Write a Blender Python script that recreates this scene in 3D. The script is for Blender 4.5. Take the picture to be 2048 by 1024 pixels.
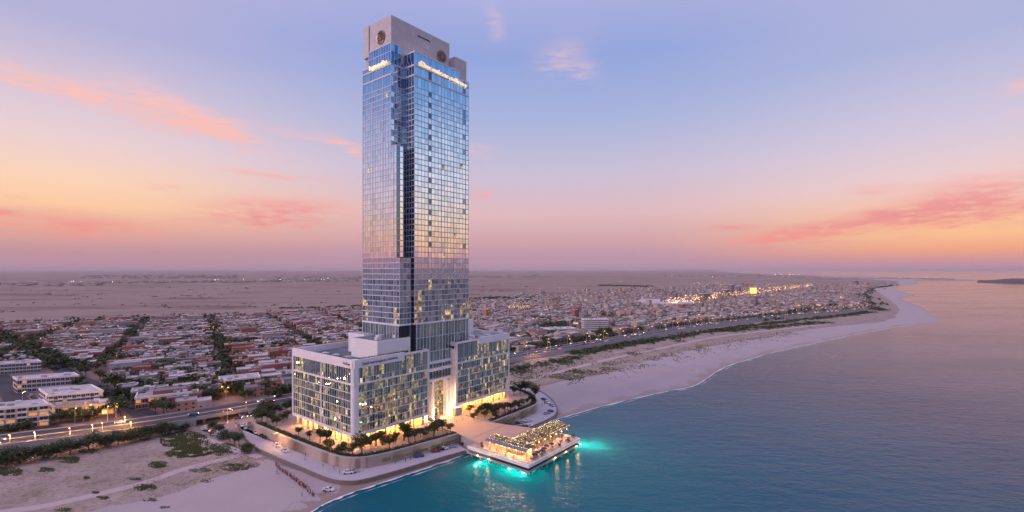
import bpy, bmesh, math, random
from mathutils import Vector, Matrix
from mathutils.noise import noise as pnoise
R = random.Random(7)
for o in list(bpy.data.objects): bpy.data.objects.remove(o)
SC = bpy.context.scene
COL = SC.collection
# ------------------------------------------------------------------ camera
F = 967.0; HC = 90.0; HOR = 540.0
cam_d = bpy.data.cameras.new('camera'); cam = bpy.data.objects.new('camera', cam_d); COL.objects.link(cam)
cam.location = (0, 0, HC); cam.rotation_euler = (math.radians(90), 0, 0)
cam_d.sensor_width = 36; cam_d.lens = 36*F/2048; cam_d.shift_y = 28/2048
cam_d.clip_start = 1; cam_d.clip_end = 200000
SC.camera = cam
SC.view_settings.view_transform = 'Standard'; SC.view_settings.look = 'None'
SC.view_settings.exposure = 0.05; SC.view_settings.gamma = 1

def lin(r, g=None, b=None):
    if g is None: r, g, b = r
    f = lambda c: ((c/255)/12.92 if c/255 <= .04045 else (((c/255)+.055)/1.055)**2.4)
    return (f(r), f(g), f(b), 1)
# ------------------------------------------------------------------ world sky (dusk)
W = bpy.data.worlds.new('World'); SC.world = W; W.use_nodes = True
wt = W.node_tree; wt.nodes.clear(); WN = wt.nodes.new; WL = wt.links.new
def wmath(op, a, b=None, c=None, clamp=False):
    n = WN('ShaderNodeMath'); n.operation = op; n.use_clamp = clamp
    for i, v in enumerate((a, b, c)):
        if v is None: continue
        if isinstance(v, (int, float)): n.inputs[i].default_value = v
        else: WL(v, n.inputs[i])
    return n.outputs[0]
def wramp(fac, stops):
    n = WN('ShaderNodeValToRGB'); n.color_ramp.interpolation = 'EASE' if False else 'LINEAR'
    e = n.color_ramp.elements
    while len(e) < len(stops): e.new(.5)
    for el, (p, c) in zip(e, stops): el.position = p; el.color = lin(c)
    WL(fac, n.inputs[0]); return n.outputs[0]
def wmix(f, a, b):
    n = WN('ShaderNodeMix'); n.data_type = 'RGBA'
    if isinstance(f, (int, float)): n.inputs[0].default_value = f
    else: WL(f, n.inputs[0])
    for v, i in ((a, 6), (b, 7)):
        if isinstance(v, tuple): n.inputs[i].default_value = v
        else: WL(v, n.inputs[i])
    return n.outputs[2]
tc = WN('ShaderNodeTexCoord'); sx = WN('ShaderNodeSeparateXYZ'); WL(tc.outputs['Generated'], sx.inputs[0])
X_, Y_, Z_ = sx.outputs
az = wmath('ARCTAN2', X_, Y_); el = wmath('ARCSINE', Z_); zc = wmath('MAXIMUM', Z_, 0.0)
def wrange(v, a, b):
    n = WN('ShaderNodeMapRange'); n.interpolation_type = 'SMOOTHSTEP'
    WL(v, n.inputs[0]); n.inputs[1].default_value = a; n.inputs[2].default_value = b; return n.outputs[0]
mid = wramp(zc, [(0, (180,146,168)), (.03, (190,150,168)), (.062, (208,164,170)), (.113, (222,184,188)), (.193, (202,190,212)),
                 (.287, (170,180,218)), (.40, (146,164,218)), (.60, (188,180,216)), (1, (215,200,230))])
lef = wramp(zc, [(0, (184,144,158)), (.03, (196,148,156)), (.065, (230,172,154)), (.10, (252,202,162)), (.135, (250,210,180)),
                 (.204, (232,206,210)), (.281, (208,194,214)), (.361, (178,176,214)), (.6, (188,180,216)), (1, (215,200,230))])
rig = wramp(zc, [(0, (190,142,162)), (.014, (208,148,152)), (.03, (242,164,130)), (.055, (252,192,142)), (.09, (248,196,158)), (.135, (238,206,202)),
                 (.22, (208,198,220)), (.34, (172,178,216)), (.6, (188,180,216)), (1, (215,200,230))])
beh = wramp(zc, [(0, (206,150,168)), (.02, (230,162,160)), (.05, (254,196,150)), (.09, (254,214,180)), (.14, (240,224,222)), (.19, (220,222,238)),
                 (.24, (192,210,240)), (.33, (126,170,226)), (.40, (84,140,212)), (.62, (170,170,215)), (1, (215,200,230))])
c1 = wmix(wrange(az, math.radians(-8), math.radians(-44)), mid, lef)
c2 = wmix(wrange(az, math.radians(12), math.radians(45)), c1, rig)
aab = wmath('ABSOLUTE', az)
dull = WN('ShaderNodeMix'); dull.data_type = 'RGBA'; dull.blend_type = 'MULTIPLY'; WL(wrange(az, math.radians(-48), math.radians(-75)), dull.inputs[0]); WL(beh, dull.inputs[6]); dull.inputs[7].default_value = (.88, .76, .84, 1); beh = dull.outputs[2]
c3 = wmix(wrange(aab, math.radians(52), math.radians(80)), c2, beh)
# clouds as soft streaks in the sky dome, each with its own direction
nz = WN('ShaderNodeTexNoise'); nz.inputs['Scale'].default_value = 7; nz.inputs['Detail'].default_value = 7; nz.inputs['Roughness'].default_value = .62
cmb = WN('ShaderNodeCombineXYZ'); WL(az, cmb.inputs[0]); WL(wmath('MULTIPLY', el, 5.0), cmb.inputs[1]); WL(cmb.outputs[0], nz.inputs['Vector'])
nz2 = WN('ShaderNodeTexNoise'); nz2.inputs['Scale'].default_value = 24; nz2.inputs['Detail'].default_value = 6; nz2.inputs['Roughness'].default_value = .6
WL(cmb.outputs[0], nz2.inputs['Vector'])
nA = wmath('SUBTRACT', nz.outputs[0], .5); nB = wmath('SUBTRACT', nz2.outputs[0], .5)
tot = None
for (px_, py_, w_, h_, tilt, amp) in [(60,158,130,15,.22,.8),(210,196,110,18,.3,.8),(350,222,110,18,.33,.95),(440,255,80,13,.25,.9),(690,289,38,9,.3,.9),(600,270,90,7,.1,.35),
        (520,348,58,5,.03,1.0),(640,357,35,3,.0,.4),(480,303,16,4,0,.6),(335,374,38,6,0,.45),(150,452,170,17,.0,.85),(560,418,130,19,-.03,.95),(520,446,110,8,0,.6),(10,423,34,5,0,.8),(30,395,24,4,0,.4),
        (1120,105,45,20,-.2,.42),(1165,135,30,16,.3,.38),(990,42,18,18,.6,.35),(965,392,22,6,0,.6),(940,300,40,10,.1,.35),
        (1940,385,180,30,-.2,.85),(1760,440,230,14,-.13,.95),(1560,474,110,13,-.08,.95),(1460,455,48,4,.0,.9),(2010,425,150,12,-.15,.8),(1740,380,60,10,0,.35),(2040,170,38,12,0,.6),(2040,225,40,6,0,.3),(1750,424,40,4,0,.5)]:
    a0 = math.atan2(px_-1024, F); ca = math.cos(a0); e0 = math.atan((HOR-py_)/F*ca)
    wa = w_/F*ca*ca; we = h_/F*ca*1.25
    da = wmath('ADD', wmath('SUBTRACT', az, a0), wmath('MULTIPLY', nA, wa*.8))
    de = wmath('ADD', wmath('SUBTRACT', el, e0), wmath('MULTIPLY', nA, we*3.0))
    de = wmath('ADD', de, wmath('MULTIPLY', nB, we*2.4))
    de = wmath('ADD', de, wmath('MULTIPLY', da, tilt))
    g = wmath('ADD', wmath('POWER', wmath('ABSOLUTE', wmath('DIVIDE', da, wa)), 2.0), wmath('POWER', wmath('ABSOLUTE', wmath('DIVIDE', de, we)), 2.0))
    g = wmath('MULTIPLY', wmath('EXPONENT', wmath('MULTIPLY', g, -1.0)), amp)
    tot = g if tot is None else wmath('ADD', tot, g)
cf = wmath('MULTIPLY', tot, wmath('ADD', wmath('MULTIPLY', nB, 3.0), .8), clamp=True)
ccol = wramp(zc, [(0, (222,140,150)), (.06, (242,152,140)), (.09, (232,144,146)), (.12, (238,154,154)), (.2, (252,184,168)), (.35, (248,200,196)), (1, (220,190,205))])
c4 = wmix(wmath('MULTIPLY', cf, .88), c3, ccol)
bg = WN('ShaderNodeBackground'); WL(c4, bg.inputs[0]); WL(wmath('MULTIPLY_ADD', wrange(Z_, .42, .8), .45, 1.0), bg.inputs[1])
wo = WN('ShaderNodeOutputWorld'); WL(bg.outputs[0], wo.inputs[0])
# ------------------------------------------------------------------ afterglow sun (very soft)
sd = bpy.data.lights.new('sun', 'SUN'); sd.energy = 1.7; sd.angle = math.radians(25); sd.color = (1, .74, .70)
so = bpy.data.objects.new('sun', sd); COL.objects.link(so)
so.rotation_euler = (math.radians(68), 0, math.radians(-62))
HAZE = 2.8e-5
# ------------------------------------------------------------------ helpers
U = Vector((.6247, .7809, 0)).normalized(); V = Vector((-U.y, U.x, 0)); P0 = Vector((-74.8, 228.8, 0)); ANG = math.atan2(U.y, U.x)
def BW(s, t, z=0.0): p = P0 + U*s + V*t; return Vector((p.x, p.y, z))
def px(x, y, z=0.0):
    d = (HC-z)*F/(y-HOR); return Vector(((x-1024)/F*d, d, z))
def proj(p): return (1024+F*p[0]/p[1], HOR+F*(HC-p[2])/p[1])
def st(p): d = Vector((p[0], p[1], 0))-P0; return (d.dot(U), d.dot(V))

MATS = {}
def mat(name, col, rough=.8, metal=0.0, noise=None, emit=None, estr=0.0, bump=None, spec=.4, gen=True):
    """procedural Principled; noise=(scale, amount, col2) varies the colour, bump=(scale,strength)"""
    if name in MATS: return MATS[name]
    m = bpy.data.materials.new(name); m.use_nodes = True; nt = m.node_tree; b = nt.nodes['Principled BSDF']
    c = tuple(col)+(1,) if len(col) == 3 else col
    b.inputs['Base Color'].default_value = c; b.inputs['Roughness'].default_value = rough; b.inputs['Metallic'].default_value = metal
    b.inputs['Specular IOR Level'].default_value = spec
    co = nt.nodes.new('ShaderNodeTexCoord')
    if noise is None: noise = (.35, .25, tuple(x*.6 for x in c[:3]))
    sc, am, c2 = noise[:3]
    n = nt.nodes.new('ShaderNodeTexNoise'); n.inputs['Scale'].default_value = sc; n.inputs['Detail'].default_value = 6; n.inputs['Roughness'].default_value = .65
    nt.links.new(co.outputs['Object'], n.inputs['Vector'])
    mr = nt.nodes.new('ShaderNodeMapRange'); mr.inputs[1].default_value = .35; mr.inputs[2].default_value = .7; mr.inputs[4].default_value = am
    nt.links.new(n.outputs[0], mr.inputs[0])
    mx = nt.nodes.new('ShaderNodeMix'); mx.data_type = 'RGBA'; mx.inputs[6].default_value = c; mx.inputs[7].default_value = tuple(c2)[:3]+(1,)
    nt.links.new(mr.outputs[0], mx.inputs[0]); nt.links.new(mx.outputs[2], b.inputs['Base Color'])
    if emit is not None:
        b.inputs['Emission Color'].default_value = tuple(emit)[:3]+(1,); b.inputs['Emission Strength'].default_value = estr
    if bump:
        n2 = nt.nodes.new('ShaderNodeTexNoise'); n2.inputs['Scale'].default_value = bump[0]; n2.inputs['Detail'].default_value = 5
        nt.links.new(co.outputs['Object'], n2.inputs['Vector'])
        bp = nt.nodes.new('ShaderNodeBump'); bp.inputs['Strength'].default_value = bump[1]; bp.inputs['Distance'].default_value = bump[2] if len(bump) > 2 else .1
        nt.links.new(n2.outputs[0], bp.inputs['Height']); nt.links.new(bp.outputs[0], b.inputs['Normal'])
    MATS[name] = m; return m

class MB:
    def __init__(s): s.v = []; s.f = []; s.m = []
    def quad(s, a, b, c, d, m=0):
        i = len(s.v); s.v += [tuple(a), tuple(b), tuple(c), tuple(d)]; s.f.append((i, i+1, i+2, i+3)); s.m.append(m)
    def poly(s, pts, m=0):
        i = len(s.v); s.v += [tuple(p) for p in pts]; s.f.append(tuple(range(i, i+len(pts)))); s.m.append(m)
    def box(s, x0, x1, y0, y1, z0, z1, m=0, mt=None):
        i = len(s.v)
        s.v += [(x0,y0,z0),(x1,y0,z0),(x1,y1,z0),(x0,y1,z0),(x0,y0,z1),(x1,y0,z1),(x1,y1,z1),(x0,y1,z1)]
        s.f += [(i,i+3,i+2,i+1),(i+4,i+5,i+6,i+7),(i,i+1,i+5,i+4),(i+1,i+2,i+6,i+5),(i+2,i+3,i+7,i+6),(i+3,i,i+4,i+7)]
        s.m += [m, m if mt is None else mt, m, m, m, m]
    def prism(s, pts, z0, z1, m=0, mt=None, bottom=True):
        n = len(pts); a = sum(pts[k][0]*pts[(k+1) % n][1]-pts[(k+1) % n][0]*pts[k][1] for k in range(n))
        if a < 0: pts = pts[::-1]
        z0f = z0 if callable(z0) else (lambda p: z0); z1f = z1 if callable(z1) else (lambda p: z1)
        i = len(s.v); s.v += [(p[0], p[1], z0f(p)) for p in pts]+[(p[0], p[1], z1f(p)) for p in pts]
        s.f.append(tuple(range(i+n, i+2*n))); s.m.append(m if mt is None else mt)
        if bottom: s.f.append(tuple(range(i+n-1, i-1, -1))); s.m.append(m)
        for k in range(n): k2 = (k+1) % n; s.f.append((i+k, i+k2, i+n+k2, i+n+k)); s.m.append(m)
    def tube(s, a, b, r0, r1=None, n=8, m=0, caps=True):
        r1 = r0 if r1 is None else r1; a = Vector(a); b = Vector(b); d = (b-a).normalized()
        x = d.orthogonal().normalized(); y = d.cross(x); i = len(s.v)
        for p, r in ((a, r0), (b, r1)):
            for k in range(n): q = p+(x*math.cos(2*math.pi*k/n)+y*math.sin(2*math.pi*k/n))*r; s.v.append(tuple(q))
        for k in range(n): k2 = (k+1) % n; s.f.append((i+k, i+k2, i+n+k2, i+n+k)); s.m.append(m)
        if caps: s.f += [tuple(range(i+n-1, i-1, -1)), tuple(range(i+n, i+2*n))]; s.m += [m, m]
    def ball(s, c, r, m=0, n=6, sz=1.0):
        i = len(s.v); rings = n//2+1
        for j in range(1, rings):
            th = math.pi*j/rings
            for k in range(n): ph = 2*math.pi*k/n; s.v.append((c[0]+r*math.sin(th)*math.cos(ph), c[1]+r*math.sin(th)*math.sin(ph), c[2]+r*sz*math.cos(th)))
        t = len(s.v); s.v += [(c[0], c[1], c[2]+r*sz), (c[0], c[1], c[2]-r*sz)]
        for k in range(n):
            k2 = (k+1) % n; s.f.append((t, i+k, i+k2)); s.m.append(m)
            for j in range(rings-2): a = i+j*n; s.f.append((a+k, a+n+k, a+n+k2, a+k2)); s.m.append(m)
            a = i+(rings-2)*n; s.f.append((t+1, a+k2, a+k)); s.m.append(m)
    def bar(s, a, b, w, h, m=0):
        a = Vector(a); b = Vector(b); d = (b-a).normalized(); sd = Vector((-d.y, d.x, 0))
        if sd.length < .01: sd = Vector((1, 0, 0))
        sd = sd.normalized()*w/2; up = Vector((0, 0, h))
        i = len(s.v); s.v += [tuple(q) for q in (a-sd, a+sd, b+sd, b-sd, a-sd+up, a+sd+up, b+sd+up, b-sd+up)]
        s.f += [(i,i+1,i+2,i+3),(i+7,i+6,i+5,i+4),(i,i+4,i+5,i+1),(i+1,i+5,i+6,i+2),(i+2,i+6,i+7,i+3),(i+3,i+7,i+4,i)]; s.m += [m]*6
    def mesh(s, name, mats, off=(0, 0, 0), smooth=False):
        me = bpy.data.meshes.new(name); ox, oy, oz = off
        me.from_pydata([(x-ox, y-oy, z-oz) for x, y, z in s.v], [], s.f)
        for m in mats: me.materials.append(m)
        me.polygons.foreach_set('material_index', s.m)
        if smooth: me.polygons.foreach_set('use_smooth', [True]*len(s.f))
        me.update(); return me
ORG = {}
def link(name, me, parent=None, loc=(0, 0, 0), rz=0):
    o = bpy.data.objects.new(name, me); COL.objects.link(o)
    if parent: o.parent = parent; ORG[o.name] = ORG.get(parent.name, (0, 0, 0))
    o.location = loc; o.rotation_euler[2] = rz; return o
def thing(name, label, cat, org=(0, 0, 0), frame='W', group=None, rz=0):
    """Empty at a thing's base. frame 'B': origin in the hotel's own axes (s,t,z)"""
    o = link(name, None, None, BW(*org) if frame == 'B' else org, ANG if frame == 'B' else rz)
    ORG[o.name] = tuple(org) if frame == 'B' else (0, 0, 0)
    o['label'] = label; o['category'] = cat
    if group: o['group'] = group
    return o
def part(name, mb, mats, parent, kind=None, label=None, smooth=False):
    if not isinstance(mats, (list, tuple)): mats = [mats]
    o = link(name, mb.mesh(name, mats, ORG.get(parent.name, (0, 0, 0)), smooth), parent)
    if kind: o['kind'] = kind
    if label: o['label'] = label
    return o
def single(name, mb, mats, label, cat, org=(0, 0, 0), frame='W', group=None, rz=0, kind=None, smooth=False):
    if not isinstance(mats, (list, tuple)): mats = [mats]
    o = link(name, mb.mesh(name, mats, org if frame == 'B' else (0, 0, 0), smooth), None, BW(*org) if frame == 'B' else org, ANG if frame == 'B' else rz)
    o['label'] = label; o['category'] = cat
    if group: o['group'] = group
    if kind: o['kind'] = kind
    return o
def struct(name, mb, mats, frame='W', kind='structure', smooth=False):
    if not isinstance(mats, (list, tuple)): mats = [mats]
    o = link(name, mb.mesh(name, mats, (0, 0, 0), smooth), None, P0 if frame == 'B' else (0, 0, 0), ANG if frame == 'B' else 0)
    o['kind'] = kind; return o
def dup(root, loc, rz=0.0, sc=1.0, label=None, group=None, swap=None):
    """copy of a thing with its parts and sub-parts; swap={old material: new material} recolours the copy's own slots"""
    def one(o, par):
        c = o.copy(); COL.objects.link(c); c.parent = par
        if swap and o.data:
            for i, sl in enumerate(c.material_slots):
                if sl.material and sl.material.name in swap:
                    nm_ = swap[sl.material.name]; sl.link = 'OBJECT'; sl.material = nm_
        for ch in o.children: one(ch, c)
        return c
    r = one(root, None); r.location = loc; r.rotation_euler = (0, 0, rz)
    r.scale = (sc, sc, sc) if isinstance(sc, (int, float)) else sc
    if label: r['label'] = label
    if group: r['group'] = group
    return r
def kill(root):
    for c in list(root.children): kill(c)
    bpy.data.objects.remove(root)
ORD = 'first second third fourth fifth sixth seventh eighth ninth tenth eleventh twelfth'.split()
def nth(i):
    if i < 12: return ORD[i]
    k = i+1; return '%d%s' % (k, 'th' if 10 <= k % 100 <= 20 else {1: 'st', 2: 'nd', 3: 'rd'}.get(k % 10, 'th'))
def number_labels(items):
    """items: (object, description, where). Same-looking ones are told apart by counting from the left in the view"""
    d = {}
    for o, a, b in items: d.setdefault((a, b), []).append(o)
    for (a, b), os in d.items():
        os.sort(key=lambda o: proj((o.location.x, max(o.location.y, 1), o.location.z))[0])
        for i, o in enumerate(os):
            o['label'] = ('%s %s' % (a, b)) if len(os) == 1 else '%s %s, %s from the left' % (a, b, nth(i))
            if len(o['label'].split()) > 16: o['label'] = (' '+b).join(('%s' % a, ', %s from left' % nth(i))).replace(' the ', ' ')
def catmull(pts, n=6):
    out = []; m = len(pts)
    for i in range(m-1):
        p0 = pts[max(i-1, 0)]; p1 = pts[i]; p2 = pts[i+1]; p3 = pts[min(i+2, m-1)]
        for k in range(n):
            t = k/n; out.append(tuple(.5*((2*p1[j])+(-p0[j]+p2[j])*t+(2*p0[j]-5*p1[j]+4*p2[j]-p3[j])*t*t+(-p0[j]+3*p1[j]-3*p2[j]+p3[j])*t**3) for j in range(len(p1))))
    out.append(tuple(pts[-1])); return out
def offset(line, d):
    out = []
    for i, p in enumerate(line):
        a = line[max(i-1, 0)]; b = line[min(i+1, len(line)-1)]
        t = Vector((b[0]-a[0], b[1]-a[1])); t = t.normalized() if t.length > 0 else Vector((1, 0))
        dd = d(i) if callable(d) else d
        out.append((p[0]-t.y*dd, p[1]+t.x*dd))
    return out
def ribbon(mb, a, b, za, zb, m=0):
    za_ = za if callable(za) else (lambda i: za); zb_ = zb if callable(zb) else (lambda i: zb)
    for i in range(len(a)-1):
        mb.quad((*a[i][:2], za_(i)), (*a[i+1][:2], za_(i+1)), (*b[i+1][:2], zb_(i+1)), (*b[i][:2], zb_(i)), m)
def inpoly(p, poly):
    x, y = p[0], p[1]; c = False; j = len(poly)-1
    for i in range(len(poly)):
        xi, yi = poly[i][:2]; xj, yj = poly[j][:2]
        if (yi > y) != (yj > y) and x < (xj-xi)*(y-yi)/(yj-yi)+xi: c = not c
        j = i
    return c
def dist_line(p, line):
    best = 1e9
    for i in range(len(line)-1):
        ax, ay = line[i][:2]; bx, by = line[i+1][:2]; dx, dy = bx-ax, by-ay
        t = max(0, min(1, ((p[0]-ax)*dx+(p[1]-ay)*dy)/(dx*dx+dy*dy+1e-9)))
        best = min(best, math.hypot(p[0]-ax-t*dx, p[1]-ay-t*dy))
    return best
# ------------------------------------------------------------------ land, beach, water
M_sand = mat('beach_sand', (.40, .345, .355), .95, noise=(.035, .6, (.335, .285, .29)), bump=(.9, .6, .3), spec=.1)
M_wet = mat('wet_sand', (.255, .185, .165), .45, noise=(.05, .4, (.36, .29, .27)), spec=.4)
M_dune = mat('dune_soil', (.37, .295, .275), .95, noise=(.05, .9, (.25, .20, .165)), bump=(.6, .5, .3), spec=.1)
M_path = mat('sand_path', (.44, .36, .36), .95, noise=(.1, .3, (.38, .30, .30)), spec=.1)
M_foam = mat('foam', (.75, .75, .8), .7, noise=(.4, .6, (.5, .5, .55)))
M_city = mat('city_ground', (.19, .13, .115), .95, noise=(.02, .8, (.23, .165, .15)), spec=.1)
M_asph = mat('asphalt', (.036, .034, .045), .7, noise=(.12, .6, (.06, .055, .068)), spec=.3)
M_lane = mat('lane_paint', (.55, .52, .5), .7)
M_conc = mat('concrete', (.36, .33, .34), .85, noise=(.2, .5, (.27, .25, .26)), bump=(2, .2))
M_pave = mat('promenade_paving', (.44, .41, .45), .8, noise=(.25, .5, (.34, .31, .35)))
M_drive = mat('service_road', (.24, .19, .20), .85, noise=(.07, .7, (.31, .25, .26)))
def desert_mat():
    m = mat('desert_soil', (.27, .205, .18), 1.0, noise=(.0011, .6, (.34, .26, .225)), spec=.05); nt = m.node_tree; b = nt.nodes['Principled BSDF']
    co = nt.nodes.new('ShaderNodeTexCoord'); mp = nt.nodes.new('ShaderNodeMapping'); mp.inputs['Scale'].default_value = (.0016, .0052, 1); mp.inputs['Rotation'].default_value = (0, 0, .12)
    nt.links.new(co.outputs['Object'], mp.inputs[0]); n = nt.nodes.new('ShaderNodeTexNoise'); n.inputs['Scale'].default_value = 1.6; n.inputs['Detail'].default_value = 9; n.inputs['Roughness'].default_value = .7
    nt.links.new(mp.outputs[0], n.inputs['Vector']); r = nt.nodes.new('ShaderNodeMapRange'); r.inputs[1].default_value = .5; r.inputs[2].default_value = .66; r.inputs[4].default_value = .85
    nt.links.new(n.outputs[0], r.inputs[0]); old = b.inputs['Base Color'].links[0].from_socket
    mx = nt.nodes.new('ShaderNodeMix'); mx.data_type = 'RGBA'; nt.links.new(r.outputs[0], mx.inputs[0]); nt.links.new(old, mx.inputs[6]); mx.inputs[7].default_value = (.12, .085, .075, 1)
    nt.links.new(mx.outputs[2], b.inputs['Base Color']); return m
M_des = desert_mat()
def dune_patches(m, sc=.45, lo=.50, hi=.64, am=.8):
    nt = m.node_tree; b = nt.nodes['Principled BSDF']; old = b.inputs['Base Color'].links[0].from_socket
    co = nt.nodes.new('ShaderNodeTexCoord'); n = nt.nodes.new('ShaderNodeTexNoise'); n.inputs['Scale'].default_value = sc; n.inputs['Detail'].default_value = 9; n.inputs['Roughness'].default_value = .75
    nt.links.new(co.outputs['Object'], n.inputs['Vector']); r = nt.nodes.new('ShaderNodeMapRange'); r.inputs[1].default_value = lo; r.inputs[2].default_value = hi; r.inputs[4].default_value = am
    nt.links.new(n.outputs[0], r.inputs[0]); mx = nt.nodes.new('ShaderNodeMix'); mx.data_type = 'RGBA'; nt.links.new(r.outputs[0], mx.inputs[0]); nt.links.new(old, mx.inputs[6])
    mx.inputs[7].default_value = (.13, .12, .065, 1); nt.links.new(mx.outputs[2], b.inputs['Base Color'])
dune_patches(M_dune); dune_patches(M_dune, .07, .52, .66, .6)

shore_px = [(612,1028),(648,1007),(690,989),(745,970.5),(800,952.5),(858,933),(905,917),(955,898),(1000,880),(1035,866),(1070,851),(1100,841),(1130,833),(1200,813),(1270,796),(1340,781),(1385,772),(1412,757),(1432,743),(1462,729),(1500,718),(1560,701),(1640,684),
            (1700,671),(1740,663),(1800,653),(1850,648),(1882,641.5),(1862,628),(1841,614),(1802,599),(1809,595),(1831,590),(1817,587),(1790,580),(1787,573),(1827,570),(1838,566),(1825,562.5),(1850,561.2),(1952,560.6)]
sh = [tuple(px(x, y, -.4)[:2]) for x, y in shore_px]
sh = [(-2500, -620), (-900, -330), (-420, -170), (-240, -60), (-160, 30), (-116, 95), (-92, 145)]+sh
near = catmull(sh[:35], 8); far = sh[35:]
line = near[:-1]+far
nN = len(near)
inl = lambda d: offset(line, lambda i: d*(1.0 if i < nN-6 else .6))
r0 = inl(9); r1 = inl(3.5); rw = inl(7); ro = inl(-12)
back = [tuple(px(x, y, 0)[:2]) for x, y in [(1950,558.6),(1828,555.6),(1708,551.2),(1589,548.3),(1500,545.5),(1448,542.4)]]
land_poly = list(r0)+back+[(26000, 62000), (-120000, 90000), (-120000, -12000), (-2500, -12000)]
g = MB(); g.poly([(x, y, 0) for x, y in land_poly]); ribbon(g, line, r0, -.4, 0.0); ribbon(g, ro, line, -1.9, -.4)
struct('ground', g, M_sand)
g = MB(); wv = [1.0+.5*math.sin(i*.9)+.7*pnoise((i*.35, 0, 0)) for i in range(len(line))]
wa = offset(line, -.5); wb = offset(line, lambda i: 7.5+2.2*wv[i] if i < nN else 4)
ribbon(g, wa, wb, -.385, .012); struct('wet_sand_strip', g, M_wet)
g = MB()
for k, (dd, w_) in enumerate([(-.3, 1.0), (-3.4, .5)]):
    fa = []; fb = []
    for i in range(nN-10):
        t = max(0, pnoise((i*.31+k*40, k*3.1, 0))+(.5 if k == 0 else .05)+.5*pnoise((i*1.3, k, 7))); fa.append(-(dd)+0); fb.append(t*w_*1.5+.02)
    seg = line[:nN-10]; a = offset(seg, lambda i: dd-fb[i]); b = offset(seg, lambda i: dd+fb[i]*.6); ribbon(g, a, b, -.375, -.375)
single('sea_foam', g, M_foam, 'thin white line of surf foam along the edge of the beach', 'foam', kind='stuff')
# water
def water():
    m = bpy.data.materials.new('sea_water'); m.use_nodes = True; nt = m.node_tree; b = nt.nodes['Principled BSDF']; N = nt.nodes.new; L = nt.links.new
    b.inputs['Roughness'].default_value = .07; b.inputs['IOR'].default_value = 1.24; b.inputs['Specular IOR Level'].default_value = .5
    co = N('ShaderNodeTexCoord')
    vm = N('ShaderNodeVectorMath'); vm.operation = 'DISTANCE'; L(co.outputs['Object'], vm.inputs[0]); vm.inputs[1].default_value = (15, 215, 0)
    n0 = N('ShaderNodeTexNoise'); n0.inputs['Scale'].default_value = .012; n0.inputs['Detail'].default_value = 4; L(co.outputs['Object'], n0.inputs['Vector'])
    ad = N('ShaderNodeMath'); ad.operation = 'MULTIPLY_ADD'; L(n0.outputs[0], ad.inputs[0]); ad.inputs[1].default_value = 90; L(vm.outputs['Value'], ad.inputs[2])
    r = N('ShaderNodeValToRGB'); e = r.color_ramp.elements; e[0].position = .08; e[0].color = (0, .125, .145, 1); e[1].position = .72; e[1].color = (.002, .034, .082, 1)
    q = e.new(.34); q.color = (0, .078, .125, 1)
    mr = N('ShaderNodeMath'); mr.operation = 'DIVIDE'; L(ad.outputs[0], mr.inputs[0]); mr.inputs[1].default_value = 430; L(mr.outputs[0], r.inputs[0]); L(r.outputs[0], b.inputs['Base Color'])
    n9 = N('ShaderNodeTexNoise'); n9.inputs['Scale'].default_value = .0055; n9.inputs['Detail'].default_value = 5; n9.inputs['Roughness'].default_value = .6; mp9 = N('ShaderNodeMapping'); mp9.inputs['Scale'].default_value = (.5, 1.5, 1); mp9.inputs['Rotation'].default_value = (0, 0, .5); L(co.outputs['Object'], mp9.inputs[0]); L(mp9.outputs[0], n9.inputs['Vector'])
    r9 = N('ShaderNodeMapRange'); r9.inputs[1].default_value = .4; r9.inputs[2].default_value = .65; r9.inputs[3].default_value = .04; r9.inputs[4].default_value = .17; L(n9.outputs[0], r9.inputs[0]); L(r9.outputs[0], b.inputs['Roughness'])
    prev = None
    for sc, st_, ds, rot, asp in ((.03, .25, 1.2, .3, 1.8), (.17, .4, .5, -.35, 2.0), (.6, .42, .22, .1, 1.6)):
        mp = N('ShaderNodeMapping'); mp.inputs['Rotation'].default_value = (0, 0, rot); mp.inputs['Scale'].default_value = (1/asp, 1, 1); L(co.outputs['Object'], mp.inputs[0])
        n = N('ShaderNodeTexNoise'); n.inputs['Scale'].default_value = sc; n.inputs['Detail'].default_value = 5; n.inputs['Roughness'].default_value = .6; L(mp.outputs[0], n.inputs['Vector'])
        bp = N('ShaderNodeBump'); 
        at = N('ShaderNodeMapRange'); at.inputs[1].default_value = 250; at.inputs[2].default_value = 1300; at.inputs[3].default_value = st_; at.inputs[4].default_value = st_*.75; L(vm.outputs['Value'], at.inputs[0]); L(at.outputs[0], bp.inputs['Strength']); bp.inputs['Distance'].default_value = ds*3; L(n.outputs[0], bp.inputs['Height'])
        if prev: L(prev, bp.inputs['Normal'])
        prev = bp.outputs[0]
    L(prev, b.inputs['Normal']); b.inputs['Specular IOR Level'].default_value = .5
    # light from below scatters up through the murky water
    tr = N('ShaderNodeBsdfTranslucent'); tr.inputs[0].default_value = (.003, .11, .10, 1); ads = N('ShaderNodeAddShader'); L(b.outputs[0], ads.inputs[0]); L(tr.outputs[0], ads.inputs[1])
    out = [n for n in nt.nodes if n.type == 'OUTPUT_MATERIAL'][0]; L(ads.outputs[0], out.inputs[0]); return m
M_sea = water()
g = MB(); g.quad((-120000, -60000, -.4), (140000, -60000, -.4), (140000, 110000, -.4), (-120000, 110000, -.4)); struct('sea', g, M_sea)

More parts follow.
